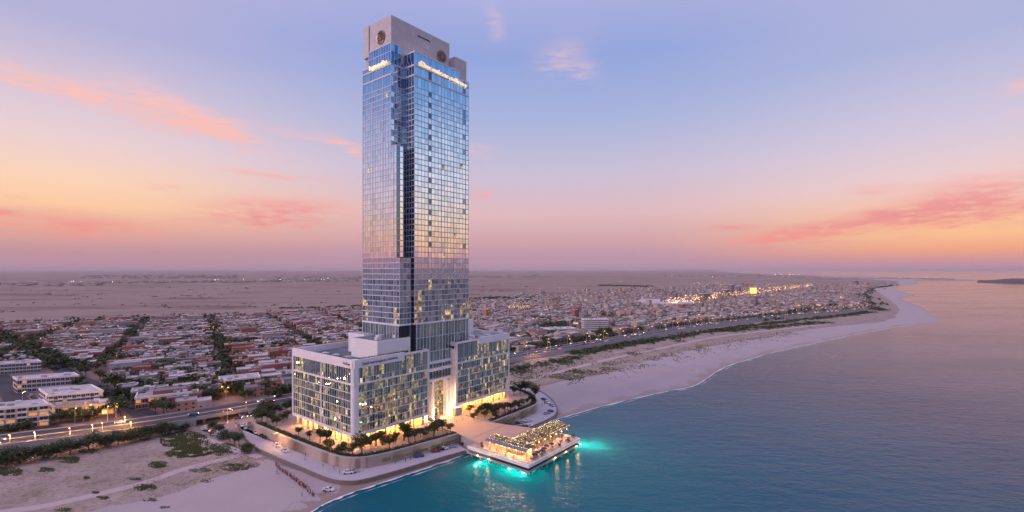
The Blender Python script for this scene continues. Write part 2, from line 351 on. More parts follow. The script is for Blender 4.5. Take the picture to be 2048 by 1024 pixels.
def sheet(name, pts, z, m):
    g = MB(); g.poly([(p[0], p[1], z) for p in pts]); return struct(name, g, m)
PX = lambda l, z=0: [tuple(px(x, y, z)[:2]) for x, y in l]
HWY_PX = [(-420,938),(-200,910),(0,880),(150,862),(300,842),(440,820),(580,795),(800,752),(1020,712),(1200,682),(1400,650),(1560,632),(1700,620),(1738,611)]
ZH = 4.5
hwy = catmull([tuple(px(x, y, ZH)[:2]) for x, y in HWY_PX], 8)
city_far_px = [(1800,570),(1700,566),(1500,569),(1350,573),(1200,581),(1040,593),(940,602),(700,624),(300,641),(0,652),(-420,668)]
city_poly = [tuple(p) for p in hwy]+PX([(1730,600),(1722,590),(1745,577)]+city_far_px)
sheet('desert', PX([(-420,672),(0,652),(300,641),(700,624),(940,602),(1040,593),(1200,581),(1350,573),(1500,569),(1700,566),(1790,568),(1800,563),(1700,556),(1589,550),(1500,547),(1440,543.4)])+[(24500, 60000), (-110000, 85000), (-110000, 3000)], .45, M_des)
sheet('city_ground', city_poly, .07, M_city)
dune_px = [(1070,775),(1130,764),(1200,750),(1300,722),(1400,697),(1500,680),(1600,662),(1700,650),(1760,644),(1790,632),(1795,615),(1780,600),(1765,589),(1745,577),(1722,590),(1738,612)]
dl = PX(dune_px); hw2 = [tuple(p) for p in hwy][::-1]
duneL = PX([(-420,1180),(0,1062),(180,1022),(350,985),(440,952),(530,921),(545,903)])
duneL2 = catmull(duneL, 5); duneL2 = [(x+2.5*pnoise((x*.11, y*.11, 3)), y+3.5*pnoise((x*.13, y*.1, 9))) for x, y in duneL2]
dr = catmull(PX(dune_px[:13]), 5); dr = [(x+6*pnoise((x*.03, y*.03, 3)), y+8*pnoise((x*.03, y*.03, 9))) for x, y in dr]
sheet('dune_ground', [(-520, 190)]+duneL2+[tuple(BW(0, -5)[:2])]+dr+PX(dune_px[13:])+hw2, .03, M_dune)
pl = catmull(PX([(-200,1070),(0,1026),(100,1010),(280,968),(370,938),(470,913),(530,894)]), 6); w = 2.4
g = MB(); ribbon(g, offset(pl, -w), offset(pl, w), .05, .05); pr = catmull(PX([(1010,772),(1080,755),(1140,738),(1220,718),(1320,697),(1420,676),(1520,663),(1640,650)]), 6)
ribbon(g, offset(pr, -3), offset(pr, 3), .05, .05); struct('sand_path', g, M_path)
# drive and small car park under the flyover
sheet('service_road', PX([(395,872),(402,852),(430,838),(480,832),(540,812),(590,800),(600,812),(560,824),(505,842),(487,850),(497,888),(540,912),(600,942),(560,930),(505,902),(455,878),(430,868)]), .07, M_drive)
g = MB(); a = PX([(400,876),(430,884),(470,900),(520,915)]); ribbon(g, offset(a, -1.8), offset(a, 1.8), .09, .09); struct('footpath', g, M_pave)
# highway embankment, carriageway, kerbs, markings
HWW = 10.5
L_ = offset(hwy, HWW); R_ = offset(hwy, -HWW)
proj_x = [proj((p[0], p[1], ZH))[0] for p in hwy]
cut = [i for i in range(len(hwy)) if 380 < proj_x[i] < 500]; ia, ib = cut[0], cut[-1]
def span(lo, hi, z0, z1, m, inset=0):
    g = MB(); l = offset(hwy, HWW-inset)[lo:hi+1]; r = offset(hwy, -HWW+inset)[lo:hi+1]
    ribbon(g, r, l, z1, z1, 0); ribbon(g, l, l, z1, z0, 1); ribbon(g, r, r, z0, z1, 1)
    for e in (0, -1): g.quad((*r[e], z0), (*l[e], z0), (*l[e], z1), (*r[e], z1), 1)
    ribbon(g, l, r, z0, z0, 1) if z0 > 1 else None
    return g
g = span(0, ia, -.3, ZH, None); g2 = span(ib, len(hwy)-1, -.3, ZH, None)
o = len(g.v); g.v += g2.v; g.f += [tuple(i+o for i in f) for f in g2.f]; g.m += g2.m
struct('highway_embankment', g, [M_asph, M_conc])
t = thing('flyover_bridge', 'grey concrete flyover carrying the highway over the service road', 'bridge', (hwy[(ia+ib)//2][0], hwy[(ia+ib)//2][1], 0))
ORG[t.name] = tuple(t.location)
part('deck', span(ia, ib, ZH-1.1, ZH-.012, None, .01), [M_asph, M_conc], t)
for f in (.33, .66):
    i = int(ia+(ib-ia)*f)
    for s_ in (-6, 0, 6):
        p = offset(hwy, s_)[i]; g = MB(); g.tube((p[0], p[1], 0), (p[0], p[1], ZH-1.1), .7, n=10); part('pillar', g, M_conc, t)
for s_ in (-1, 1):
    g = MB(); a = offset(hwy, s_*(HWW-.02))[ia:ib+1]; b = offset(hwy, s_*(HWW-.4))[ia:ib+1]
    ribbon(g, a, b, ZH+1, ZH+1); ribbon(g, a, a, ZH, ZH+1); ribbon(g, b, b, ZH, ZH+1); part('parapet', g, M_conc, t)
g = MB()
for s_ in (-1, 1):
    a = offset(hwy, s_*(HWW-.9)); b = offset(hwy, s_*(HWW-1.15)); ribbon(g, a, b, ZH+.012, ZH+.012)
for lane in (-6.2, -3.2, 3.2, 6.2):
    ll = offset(hwy, lane); d = 0
    for i in range(len(ll)-1):
        a = Vector(ll[i]); b = Vector(ll[i+1]); n = int((b-a).length//8)
        for k in range(n):
            p = a.lerp(b, k/max(n, 1)); q = p+(b-a).normalized()*3; nn = Vector((-(b-a).y, (b-a).x)).normalized()*.12
            g.quad((*(p-nn), ZH+.012), (*(q-nn), ZH+.012), (*(q+nn), ZH+.012), (*(p+nn), ZH+.012))
struct('lane_markings', g, M_lane)
g = MB()
a = offset(hwy, .6); b = offset(hwy, -.6); ribbon(g, a, b, ZH+.25, ZH+.25); ribbon(g, a, a, ZH, ZH+.25); ribbon(g, b, b, ZH, ZH+.25)
for s_ in (-1, 1):
    for lo, hi in ((0, ia), (ib, len(hwy)-1)):
        a = offset(hwy, s_*(HWW-.02))[lo:hi+1]; b = offset(hwy, s_*(HWW-.5))[lo:hi+1]; ribbon(g, a, b, ZH+.3, ZH+.3); ribbon(g, a, a, ZH, ZH+.3); ribbon(g, b, b, ZH, ZH+.3)
struct('kerb', g, M_conc)
# local streets on the city side
g = MB()
SIDE = PX([(118,868),(95,858),(75,848),(45,818),(22,785),(0,755),(-40,700)])
ribbon(g, offset(SIDE, -6), offset(SIDE, 6), .10, .10)
AV = PX([(300,838),(262,812),(225,788),(180,768),(120,738),(60,706),(0,676),(-60,650)])
ribbon(g, offset(AV, -6), offset(AV, 6), .11, .11)
q = offset(hwy, 17); ribbon(g, offset(hwy, 13), offset(hwy, 20), .12, .12)
struct('side_street', g, M_asph)
# headland on the right and low far hills
g = MB(); hm = mat('headland_rock', (.07, .05, .055), 1, noise=(.01, .6, (.11, .08, .08)))
xs = [1953+i*14 for i in range(16)]; rows = []
for i, x in enumerate(xs):
    h = min(1, i/5)*(22+6*pnoise((i*.6, 1, 0))); f_ = px(x, 565.5+min(i, 8)*.45, -.4); b_ = px(x+4, 560.0, 0)
    m1 = f_.lerp(b_, .12); m2 = f_.lerp(b_, .6); rows.append([(f_.x, f_.y, -.6), (m1.x, m1.y, h*.75), (m2.x, m2.y, h+1), (b_.x, b_.y, -.6)])
for i in range(len(rows)-1):
    for k in range(3): g.quad(rows[i][k], rows[i+1][k], rows[i+1][k+1], rows[i][k+1])
g.poly([rows[0][k] for k in range(4)])
struct('headland', g, hm, smooth=False)
g = MB(); fr = []; n = 60
for i in range(n+1):
    x = -200+(1640)*i/n; h = 90+18*pnoise((i*.25, 0, 2))+14*pnoise((i*.9, 4, 2))
    for c, w_, a in ((1390, 60, 95), (380, 120, 50), (1180, 160, 20)): h += a*math.exp(-((x-c)/w_)**2)
    d = 34000; q = ((x-1024)/F*d, d); fr.append((q, max(h*.55, 20)))
for i in range(n):
    (a, ha), (b, hb) = fr[i], fr[i+1]
    g.quad((a[0]*.97, a[1]*.97, 0), (b[0]*.97, b[1]*.97, 0), (*b, hb), (*a, ha)); g.quad((*a, ha), (*b, hb), (b[0]*1.05, b[1]*1.05, 0), (a[0]*1.05, a[1]*1.05, 0))
struct('far_hills', g, M_des)

g = MB(); g.quad((-120000, -60000, -14), (140000, -60000, -14), (140000, 110000, -14), (-120000, 110000, -14)); struct('seabed', g, mat('seabed_mud', (.02, .03, .03), 1))  # unseen plane added to keep sky light from under the water
# ------------------------------------------------------------------ hotel: glass and stone
def glass(name, tint, refl, base, rough=.03, lit=None, lstr=0, lscale=.6, lo=.45, hi=.65):
    m = bpy.data.materials.new(name); m.use_nodes = True; nt = m.node_tree; N = nt.nodes.new; L = nt.links.new; nt.nodes.clear()
    d = N('ShaderNodeBsdfDiffuse'); d.inputs[0].default_value = (*base, 1)
    gl = N('ShaderNodeBsdfGlossy'); gl.inputs[0].default_value = (*tint, 1); gl.inputs['Roughness'].default_value = rough
    co = N('ShaderNodeTexCoord'); n = N('ShaderNodeTexNoise'); n.inputs['Scale'].default_value = .28; n.inputs['Detail'].default_value = 3; L(co.outputs['Object'], n.inputs['Vector'])
    bp = N('ShaderNodeBump'); bp.inputs['Strength'].default_value = .25; bp.inputs['Distance'].default_value = .05; L(n.outputs[0], bp.inputs['Height']); L(bp.outputs[0], gl.inputs['Normal'])
    fr = N('ShaderNodeLayerWeight'); fr.inputs[0].default_value = .35
    mr = N('ShaderNodeMapRange'); mr.inputs[3].default_value = refl; mr.inputs[4].default_value = min(1, refl+.35); L(fr.outputs['Facing'], mr.inputs[0])
    mx = N('ShaderNodeMixShader'); L(mr.outputs[0], mx.inputs[0]); L(d.outputs[0], mx.inputs[1]); L(gl.outputs[0], mx.inputs[2]); out = mx.outputs[0]
    if lit:
        v = N('ShaderNodeTexVoronoi'); v.inputs['Scale'].default_value = lscale; L(co.outputs['Object'], v.inputs['Vector'])
        n3 = N('ShaderNodeTexNoise'); n3.inputs['Scale'].default_value = lscale*1.3; n3.inputs['Detail'].default_value = 3; L(co.outputs['Object'], n3.inputs['Vector'])
        r = N('ShaderNodeMapRange'); r.inputs[1].default_value = lo; r.inputs[2].default_value = hi; L(n3.outputs[0], r.inputs[0])
        sp = N('ShaderNodeSeparateColor'); L(v.outputs['Color'], sp.inputs[0])
        mm = N('ShaderNodeMath'); mm.operation = 'MULTIPLY'; L(r.outputs[0], mm.inputs[0]); L(sp.outputs[0], mm.inputs[1])
        m2 = N('ShaderNodeMath'); m2.operation = 'MULTIPLY'; L(mm.outputs[0], m2.inputs[0]); m2.inputs[1].default_value = lstr
        e = N('ShaderNodeEmission'); e.inputs[0].default_value = (*lit, 1); L(m2.outputs[0], e.inputs[1])
        a = N('ShaderNodeAddShader'); L(out, a.inputs[0]); L(e.outputs[0], a.inputs[1]); out = a.outputs[0]
    o = N('ShaderNodeOutputMaterial'); L(out, o.inputs[0]); MATS[name] = m; return m
WARM = (1, .58, .20); WARMY = (1, .70, .32)
G_hi = [glass('tower_glass_a', (.88,.95,1.0), .84, (.05,.11,.17)), glass('tower_glass_b', (.95,.98,1.0), .9, (.09,.15,.20)), glass('tower_glass_c', (.80,.90,.99), .76, (.03,.08,.14)),
        glass('tower_glass_curtain', (.92,.95,1.0), .66, (.40,.38,.40))]
G_dk = [glass('recess_glass', (.35,.55,.75), .30, (.008,.02,.05)), glass('recess_glass_b', (.5,.7,.9), .35, (.01,.04,.09))]  # dark reflections of the notch are put into this glass's colour
G_lo = [glass('room_glass_a', (.55,.68,.82), .30, (.06,.095,.14)), glass('room_glass_b', (.6,.72,.84), .38, (.09,.125,.17)), glass('room_glass_c', (.42,.54,.68), .22, (.03,.055,.09)),
        glass('room_glass_blind', (.6,.62,.66), .2, (.30,.27,.27))]  # clearer room glass, also darkened for the ground it would mirror
G_mid = [glass('mid_glass_a', (.78,.86,.96), .6, (.07,.10,.14)), glass('mid_glass_b', (.72,.80,.92), .45, (.07,.10,.14))]  # in-between glass, grading the mirrored horizon's fade floor by floor
G_lit = [glass('room_lit', (.5,.55,.6), .15, (.08,.07,.05), lit=WARMY, lstr=1.1, lscale=.5, lo=.3, hi=.6), glass('room_lit_dim', (.5,.55,.6), .2, (.08,.08,.06), lit=WARM, lstr=.45, lscale=.6, lo=.35, hi=.65)]
G_pod = [glass('podium_glass_a', (.5,.66,.62), .32, (.06,.115,.10)), glass('podium_glass_b', (.56,.68,.66), .4, (.12,.17,.155)), glass('podium_glass_c', (.42,.56,.60), .26, (.035,.075,.09)),
         glass('podium_glass_blind', (.5,.55,.55), .15, (.22,.22,.20)),
         glass('office_dim', (.45,.55,.55), .2, (.05,.065,.06), lit=(1,.64,.26), lstr=.42, lscale=.5, lo=.2, hi=.6), glass('office_mid', (.45,.55,.55), .2, (.07,.07,.05), lit=(1,.76,.44), lstr=.8, lscale=.8, lo=.3, hi=.62),
         glass('office_lit', (.4,.5,.5), .15, (.1,.09,.06), lit=WARMY, lstr=1.5, lscale=.7, lo=.3, hi=.6)]
M_white = mat('white_cladding', (.78, .74, .77), .55, noise=(.12, .35, (.68, .64, .67)))
M_frame = mat('pale_aluminium', (.68, .65, .70), .4, noise=(.3, .4, (.42, .40, .46)))
M_slab = mat('floor_band_metal', (.68, .64, .68), .4, noise=(.4, .5, (.44, .42, .47)))
M_core = mat('dark_core', (.02, .025, .03), .8)
M_crown = mat('crown_concrete', (.60, .545, .57), .85, noise=(.09, .6, (.50, .455, .475)), bump=(.8, .2))
def panelled(m, w_=3.0, h_=2.0, dark=.75):
    nt = m.node_tree; b = nt.nodes['Principled BSDF']; old = b.inputs['Base Color'].links[0].from_socket; N = nt.nodes.new; L = nt.links.new
    co = N('ShaderNodeTexCoord'); s = N('ShaderNodeSeparateXYZ'); L(co.outputs['Object'], s.inputs[0]); a = N('ShaderNodeMath'); a.operation = 'ADD'; L(s.outputs[0], a.inputs[0]); L(s.outputs[1], a.inputs[1])
    c = N('ShaderNodeCombineXYZ'); L(a.outputs[0], c.inputs[0]); L(s.outputs[2], c.inputs[1])
    br = N('ShaderNodeTexBrick'); br.inputs['Scale'].default_value = 1; br.inputs['Brick Width'].default_value = w_; br.inputs['Row Height'].default_value = h_; br.inputs['Mortar Size'].default_value = .06
    br.inputs['Color1'].default_value = (1,1,1,1); br.inputs['Color2'].default_value = (.9,.9,.9,1); br.inputs['Mortar'].default_value = (dark, dark, dark, 1); L(c.outputs[0], br.inputs['Vector'])
    mx = N('ShaderNodeMix'); mx.data_type = 'RGBA'; mx.blend_type = 'MULTIPLY'; mx.inputs[0].default_value = 1; L(old, mx.inputs[6]); L(br.outputs[0], mx.inputs[7]); L(mx.outputs[2], b.inputs['Base Color'])
panelled(M_crown, 3.2, 4.0, .72); panelled(M_white, 3.8, 3.9, .86)
M_stone = mat('warm_stone', (.50, .42, .34), .8, noise=(.3, .4, (.42, .34, .27)))
M_roof = mat('roof_membrane', (.13, .14, .17), .8, noise=(.15, .8, (.22, .22, .26)))
M_roofl = mat('roof_pale', (.42, .40, .44), .85, noise=(.15, .6, (.33, .31, .35)))
M_glow = mat('warm_lamp', (1, .8, .5), .5, emit=(1, .62, .22), estr=9)
M_glow2 = mat('lamp_white', (1, .9, .75), .5, emit=(1, .82, .52), estr=14)
M_lobby = mat('lobby_wall_glow', (.75, .55, .3), .6, noise=(.5, .6, (.5, .34, .16)), emit=(1, .40, .08), estr=.8)  # wall surface given its own warm glow in place of interior lamps
M_lobbyd = mat('shopfront_lit', (.6, .4, .2), .3, noise=(.6, .6, (.4, .25, .1)), emit=(1, .46, .10), estr=2.2)
M_gold = mat('gilt_metal', (.34, .25, .20), .35, .6, noise=(2, .5, (.2, .14, .12)))
M_bronze = mat('dark_bronze', (.16, .12, .11), .4, .7)
M_sign = mat('lit_lettering', (1, .9, .75), .5, emit=(1, .66, .34), estr=.65)
M_sgn2 = mat('grey_lettering', (.10, .09, .13), .6)
M_green = mat('rooftop_planting', (.16, .16, .05), .9, noise=(1.2, .8, (.28, .23, .09)))
def point(name, loc, e, col=(1, .62, .28), r=.4, parent=None):
    d = bpy.data.lights.new(name, 'POINT'); d.energy = e; d.color = col; d.shadow_soft_size = r
    o = bpy.data.objects.new(name, d); COL.objects.link(o)
    if parent: o.parent = parent; q = ORG[parent.name]; loc = tuple(loc[i]-q[i] for i in range(3))
    o.location = loc; return o

class Panes:
    """window panes of one building: the largest hundred become parts, the rest one part"""
    def __init__(s, mats): s.l = []; s.mats = mats; s.idx = {m.name: i for i, m in enumerate(mats)}
    def add(s, q, m, w=1.0): s.l.append((q, s.idx[m.name], w))
    def flush(s, parent, n=100, label=None):
        def key(e):
            q = e[0]; c = BW(*q[0]); area = (Vector(q[1])-Vector(q[0])).length*(Vector(q[3])-Vector(q[0])).length
            return -area/(c.y**2)*e[2]
        s.l.sort(key=key)
        for q, m, _ in s.l[:n]:
            g = MB(); g.quad(*q, 0); part('window', g, s.mats[m], parent)
        if s.l[n:]:
            g = MB()
            for q, m, _ in s.l[n:]: g.quad(*q, m)
            part('window', g, s.mats, parent, kind='stuff')
def facade(P, mull, A, B, rows, ncol, pick, mw=.09, pr=.14, thick=None, tilt=.028, minor=True, inset=0.0, w=1.0):
    """A->B left to right seen from outside, local (s,t); rows=[(z0,z1),...]; panes into P, vertical mullions into mull"""
    A = Vector((*A, 0)); B = Vector((*B, 0)); L = (B-A).length; d = (B-A)/L; n = Vector((d.y, -d.x, 0)); cw = L/ncol
    for j, (z0, z1) in enumerate(rows):
        for i in range(ncol):
            m = pick(i, j, (z0+z1)/2)
            if m is None: continue
            a = A+d*(cw*i+.02); b = A+d*(cw*(i+1)-.02); o1 = R.uniform(-tilt, tilt); o2 = R.uniform(-tilt, tilt); o3 = R.uniform(-tilt, tilt)
            P.add(((a.x-n.x*(inset-o1), a.y-n.y*(inset-o1), z0), (b.x-n.x*(inset-o2), b.y-n.y*(inset-o2), z0), (b.x-n.x*(inset-o2-o3), b.y-n.y*(inset-o2-o3), z1), (a.x-n.x*(inset-o1-o3), a.y-n.y*(inset-o1-o3), z1)), m, w)
    za, zb = rows[0][0], rows[-1][1]
    for i in range(ncol+1):
        k = (thick and i % thick == 0); h_ = (mw*2.2 if k else mw)
        p = A+d*(cw*i); a = p-d*h_+n*(-.05-inset); b = p+d*h_+n*(-.05-inset); o = n*(.05+inset+pr*(1.6 if k else 1))
        i0 = len(mull.v)
        for z in (za, zb): mull.v += [(a.x, a.y, z), (b.x, b.y, z), (b.x+o.x, b.y+o.y, z), (a.x+o.x, a.y+o.y, z)]
        mull.f += [(i0,i0+3,i0+7,i0+4),(i0+3,i0+2,i0+6,i0+7),(i0+2,i0+1,i0+5,i0+6),(i0+4,i0+7,i0+6,i0+5)]; mull.m += [0]*4
def rail(mull, A, B, z, h=.16, pr=.12):
    A = Vector((*A, 0)); B = Vector((*B, 0)); d = (B-A).normalized(); n = Vector((d.y, -d.x, 0))*pr
    mull.poly([(A.x+n.x, A.y+n.y, z), (B.x+n.x, B.y+n.y, z), (B.x+n.x, B.y+n.y, z+h), (A.x+n.x, A.y+n.y, z+h)])
    mull.poly([(A.x, A.y, z+h), (A.x+n.x, A.y+n.y, z+h), (B.x+n.x, B.y+n.y, z+h), (B.x, B.y, z+h)])
    mull.poly([(A.x, A.y, z), (B.x, B.y, z), (B.x+n.x, B.y+n.y, z), (A.x+n.x, A.y+n.y, z)])
def grow(poly, d):
    n = len(poly); out = []
    for i in range(n):
        a = Vector(poly[i-1]); b = Vector(poly[i]); c = Vector(poly[(i+1) % n])
        d1 = (b-a).normalized(); d2 = (c-b).normalized(); n1 = Vector((d1.y, -d1.x)); n2 = Vector((d2.y, -d2.x))
        q = b+(n1+n2)*d if abs(d1.dot(d2)) < .1 else b+n1*d; out.append((q.x, q.y))
    return out
def lettering(parent, txt, A, B, z0, height, mtl, normal_off=.3, extr=.12, slope=0.0, name='sign', bold=.0):
    """word of separate letters along A->B (local s,t); returns the sign part"""
    A = Vector((*A, 0)); B = Vector((*B, 0)); L = (B-A).length; d = (B-A)/L; n = Vector((d.y, -d.x, 0))
    ms = []; x = 0
    for ch in txt:
        if ch == ' ': x += .45; continue
        cu = bpy.data.curves.new('letter', 'FONT'); cu.body = ch; cu.extrude = extr/height; cu.size = 1.35; cu.offset = bold
        o = bpy.data.objects.new('letter', cu); COL.objects.link(o)
        bpy.context.view_layer.update(); dg = bpy.context.evaluated_depsgraph_get()
        me = bpy.data.meshes.new_from_object(o.evaluated_get(dg)); bpy.data.objects.remove(o)
        xs = [v.co.x for v in me.vertices]
        if not xs: continue
        x0, x1 = min(xs), max(xs); ms.append((me, x-x0)); x += (x1-x0)+.10
    sc = L/max(x-.1, .01)
    q = ORG[parent.name]; root = None
    back = MB(); a = A+n*(normal_off-.12); b = B+n*(normal_off-.12); back.bar((a.x, a.y, z0+height*.12), (b.x, b.y, z0+height*.12+slope), .08, .12)
    root = part(name, back, mtl if name == 'sign' else mtl, parent)
    for me, xo in ms:
        vs = []
        for v in me.vertices:
            p = A+d*((v.co.x+xo)*sc)+n*(normal_off+v.co.z*height); vs.append((p.x-q[0], p.y-q[1], z0+v.co.y*height+slope*((v.co.x+xo)*sc/L)-q[2]))
        m2 = bpy.data.meshes.new('letter'); m2.from_pydata(vs, [], [tuple(p.vertices) for p in me.polygons]); m2.materials.append(mtl)
        link('letter', m2, root); bpy.data.meshes.remove(me)
    return root
def emblem(parent, c, nrm, r):
    """round pierced gilt emblem: rim, inner ring, lotus petals"""
    n = Vector((*nrm, 0)); x = Vector((-n.y, n.x, 0)); c = Vector(c); g = MB()
    P = lambda a, rr, h=.3: c+n*h+x*(math.cos(a)*rr)+Vector((0, 0, math.sin(a)*rr))
    def ring(rr, w_):
        k = 28
        for i in range(k): g.tube(P(2*math.pi*i/k, rr), P(2*math.pi*(i+1)/k, rr), w_, n=5, caps=False)
    ring(r, .24*r/2.6); ring(r*.86, .12*r/2.6)
    for i in range(5):
        a = math.radians(20+i*35); 
        for s_ in (-1, 1):
            pts = [P(-math.pi/2, r*.45), P(a+s_*.28, r*.35), P(a+s_*.2, r*.6), P(a, r*.8)]
            for j in range(3): g.tube(pts[j], pts[j+1], .13*r/2.6, n=5)
    g.tube(P(math.pi*1.1, r*.8), P(math.pi*1.9, r*.8), .14*r/2.6, n=5); g.tube(P(math.pi*1.15, r*.55), P(math.pi*1.85, r*.55), .14*r/2.6, n=5)
    e = part('emblem', g, M_gold, parent); b = MB(); i = len(b.v); k = 28; b.poly([P(2*math.pi*j/k, r*.98, .08) for j in range(k)]); part('backing_disc', b, M_bronze, e); return e

# ================================================================== tower
tw = thing('hotel_tower', 'tall blue glass hotel tower with blank concrete crown and lit lettering', 'skyscraper', (56, 20, 6), 'B')
PT = Panes(G_hi+G_dk+G_lo+G_lit+G_pod+G_mid); mul = MB()
FH = 3.0; ZB = 61.0; NF = 43; ZT = ZB+FH*NF           # 190
fl = [ZB+FH*i for i in range(NF+1)]; TOPS = [190, 196, 201.4]
def outline(z, top=None):
    if z < 96.5: f = [(31.1, 5.5), (38.3, 5.5), (38.3, 9.5), (39.9, 9.5)]
    elif z < 156.9: f = [(31.1, 8.1), (35.6, 8.1), (35.6, 12.8), (39.9, 12.8)]
    else: f = [(31.1, 12.8), (39.9, 12.8)]
    return f+[(39.9, 4), (82.1, 4), (82.1, 38.5), (31.1, 38.5)]
for za, zb in ((40, 96.9), (96.9, 156.9), (156.9, 204)):
    g = MB(); g.prism(grow(outline(za+1), -.35), za, zb); part('core', g, M_core, tw)
g = MB(); g.prism(grow([(39.9, 4), (74.7, 4), (74.7, 16), (39.9, 16)], -.35), 203.5, 208.2); g.prism(grow([(31.1, 12.8), (38, 12.8), (38, 32.8), (31.1, 32.8)], -.35), 203.6, 212.6); part('core', g, M_core, tw)
for i, z in enumerate(fl[1:]+[196, 201.4]):
    g = MB(); big = z in (196, 201.4)
    g.prism(grow(outline(z-.3), .10 if not big else .3), z-.34 if not big else z-.5, z+(.06 if not big else .35)); part('floor_band', g, M_slab, tw)
g = MB(); g.prism(grow(outline(61), .35), 60.2, 61.1); part('belt_course', g, M_white, tw)
rowsA = [(z+.06, z+FH-.42) for z in fl[:-1]]+[(190.06, 195.5), (196.35, 200.9), (201.75, 204)]
litc = {}
def clus(i, j, s): return pnoise((i*.22+s, j*.3+s*2, s))
def pickR(i, j, z):
    if z < 97:
        if z > 85: return G_mid[0 if z > 91 else 1]
        c = clus(i, j, 5.5); r = R.random(); k = math.exp(-((z-72)/16)**2)
        if c > .16 and r < .12+.5*k: return G_lit[0] if r < .3 else G_lit[1]
        return R.choice(G_lo[:3]+[G_lo[0], G_lo[3] if R.random() < .35 else G_lo[2]])
    if i == 4 and j % 2 == 0 and z > 100: return G_lo[2]
    if R.random() < .006: return G_lit[0]
    if i == 15 and R.random() < .35: return G_dk[1]
    return G_hi[R.choices((0, 1, 2, 3), (5, 5, 3, 1.0 if z < 190 else 0))[0]]
def pickL(i, j, z):
    if z < 97:
        if z > 85: return G_mid[0 if z > 91 else 1]
        c = clus(i, j, 11.5); r = R.random(); k = math.exp(-((z-70)/12)**2)
        if c > .14 and r < .1+.4*k: return G_lit[0] if r < .35 else G_lit[1]
        return R.choice(G_lo[:3])
    if R.random() < .01: return G_lit[0]
    return G_hi[R.choices((0, 1, 2, 3), (5, 4, 3, 1.6 if z < 190 else 0))[0]]
def pickD(i, j, z): return G_lit[1] if R.random() < .02 else R.choice(G_dk)
def pickB(i, j, z): return G_dk[1] if R.random() < .3 else G_hi[0]
def rows_in(lo, hi): return [r for r in rowsA if r[0] >= lo-.5 and r[1] <= hi+.6]
facade(PT, mul, (39.9, 4), (82.1, 4), rowsA, 17, pickR, thick=4, mw=.05)
facade(PT, mul, (82.1, 4), (82.1, 38.5), rowsA, 14, pickR, w=.01)
facade(PT, mul, (82.1, 38.5), (31.1, 38.5), rowsA, 20, pickR, w=.01)
z1 = rows_in(61, 97); z2 = rows_in(97, 157); z3 = rows_in(157, 205)
facade(PT, mul, (31.1, 38.5), (31.1, 5.5), z1, 14, pickL, mw=.05, thick=4); facade(PT, mul, (31.1, 38.5), (31.1, 8.1), z2, 13, pickL, mw=.05, thick=4); facade(PT, mul, (31.1, 38.5), (31.1, 12.8), z3, 11, pickL, mw=.05, thick=4)
facade(PT, mul, (31.1, 5.5), (38.3, 5.5), z1, 3, lambda i, j, z: R.choice(G_lo[:3])); facade(PT, mul, (38.3, 5.5), (38.3, 9.5), z1, 2, pickD); facade(PT, mul, (38.3, 9.5), (39.9, 9.5), z1, 1, pickD); facade(PT, mul, (39.9, 9.5), (39.9, 4), z1, 2, pickD)
facade(PT, mul, (31.1, 8.1), (35.6, 8.1), z2, 2, lambda i, j, z: G_dk[0] if i == 0 else G_hi[1]); facade(PT, mul, (35.6, 8.1), (35.6, 12.8), z2, 2, pickD); facade(PT, mul, (35.6, 12.8), (39.9, 12.8), z2, 2, pickD); facade(PT, mul, (39.9, 12.8), (39.9, 4), z2, 4, pickD)
facade(PT, mul, (31.1, 12.8), (39.9, 12.8), z3, 4, pickB); facade(PT, mul, (39.9, 12.8), (39.9, 4), z3, 4, pickD)
# top storeys of the two glass bodies
tR = [(204.02, 208.4)]; tL = [(204.02, 208.2), (208.5, 212.7)]
facade(PT, mul, (39.9, 4), (74.7, 4), tR, 14, lambda i, j, z: G_hi[R.choice((0, 2))]); facade(PT, mul, (39.9, 15.5), (39.9, 4), tR, 4, pickD)
facade(PT, mul, (74.7, 4), (74.7, 9), tR, 2, pickD)
facade(PT, mul, (31.1, 32.8), (31.1, 12.8), tL, 9, lambda i, j, z: G_hi[R.choice((0, 1, 2))]); facade(PT, mul, (31.1, 12.8), (38, 12.8), tL, 3, pickB)
g = MB(); g.prism([(39.8, 3.75), (74.95, 3.75), (74.95, 12.9), (39.8, 12.9)], 208.4, 209.1); g.prism([(74.96, 3.85), (82.3, 3.85), (82.3, 38.6), (74.96, 38.6)], 204.0, 204.6); g.prism([(30.9, 33.1), (31.3, 33.1), (31.3, 38.6), (30.9, 38.6)], 203.9, 204.5)
g.prism([(30.95, 12.65), (38.1, 12.65), (38.1, 13.05), (31.3, 13.05), (31.3, 32.9), (30.95, 32.9)], 212.7, 213.1)
part('coping', g, M_white, tw)
for L__ in ((31.1, 32.8), ): rail(mul, (31.1, 32.8), (31.1, 12.8), 208.2, .3)
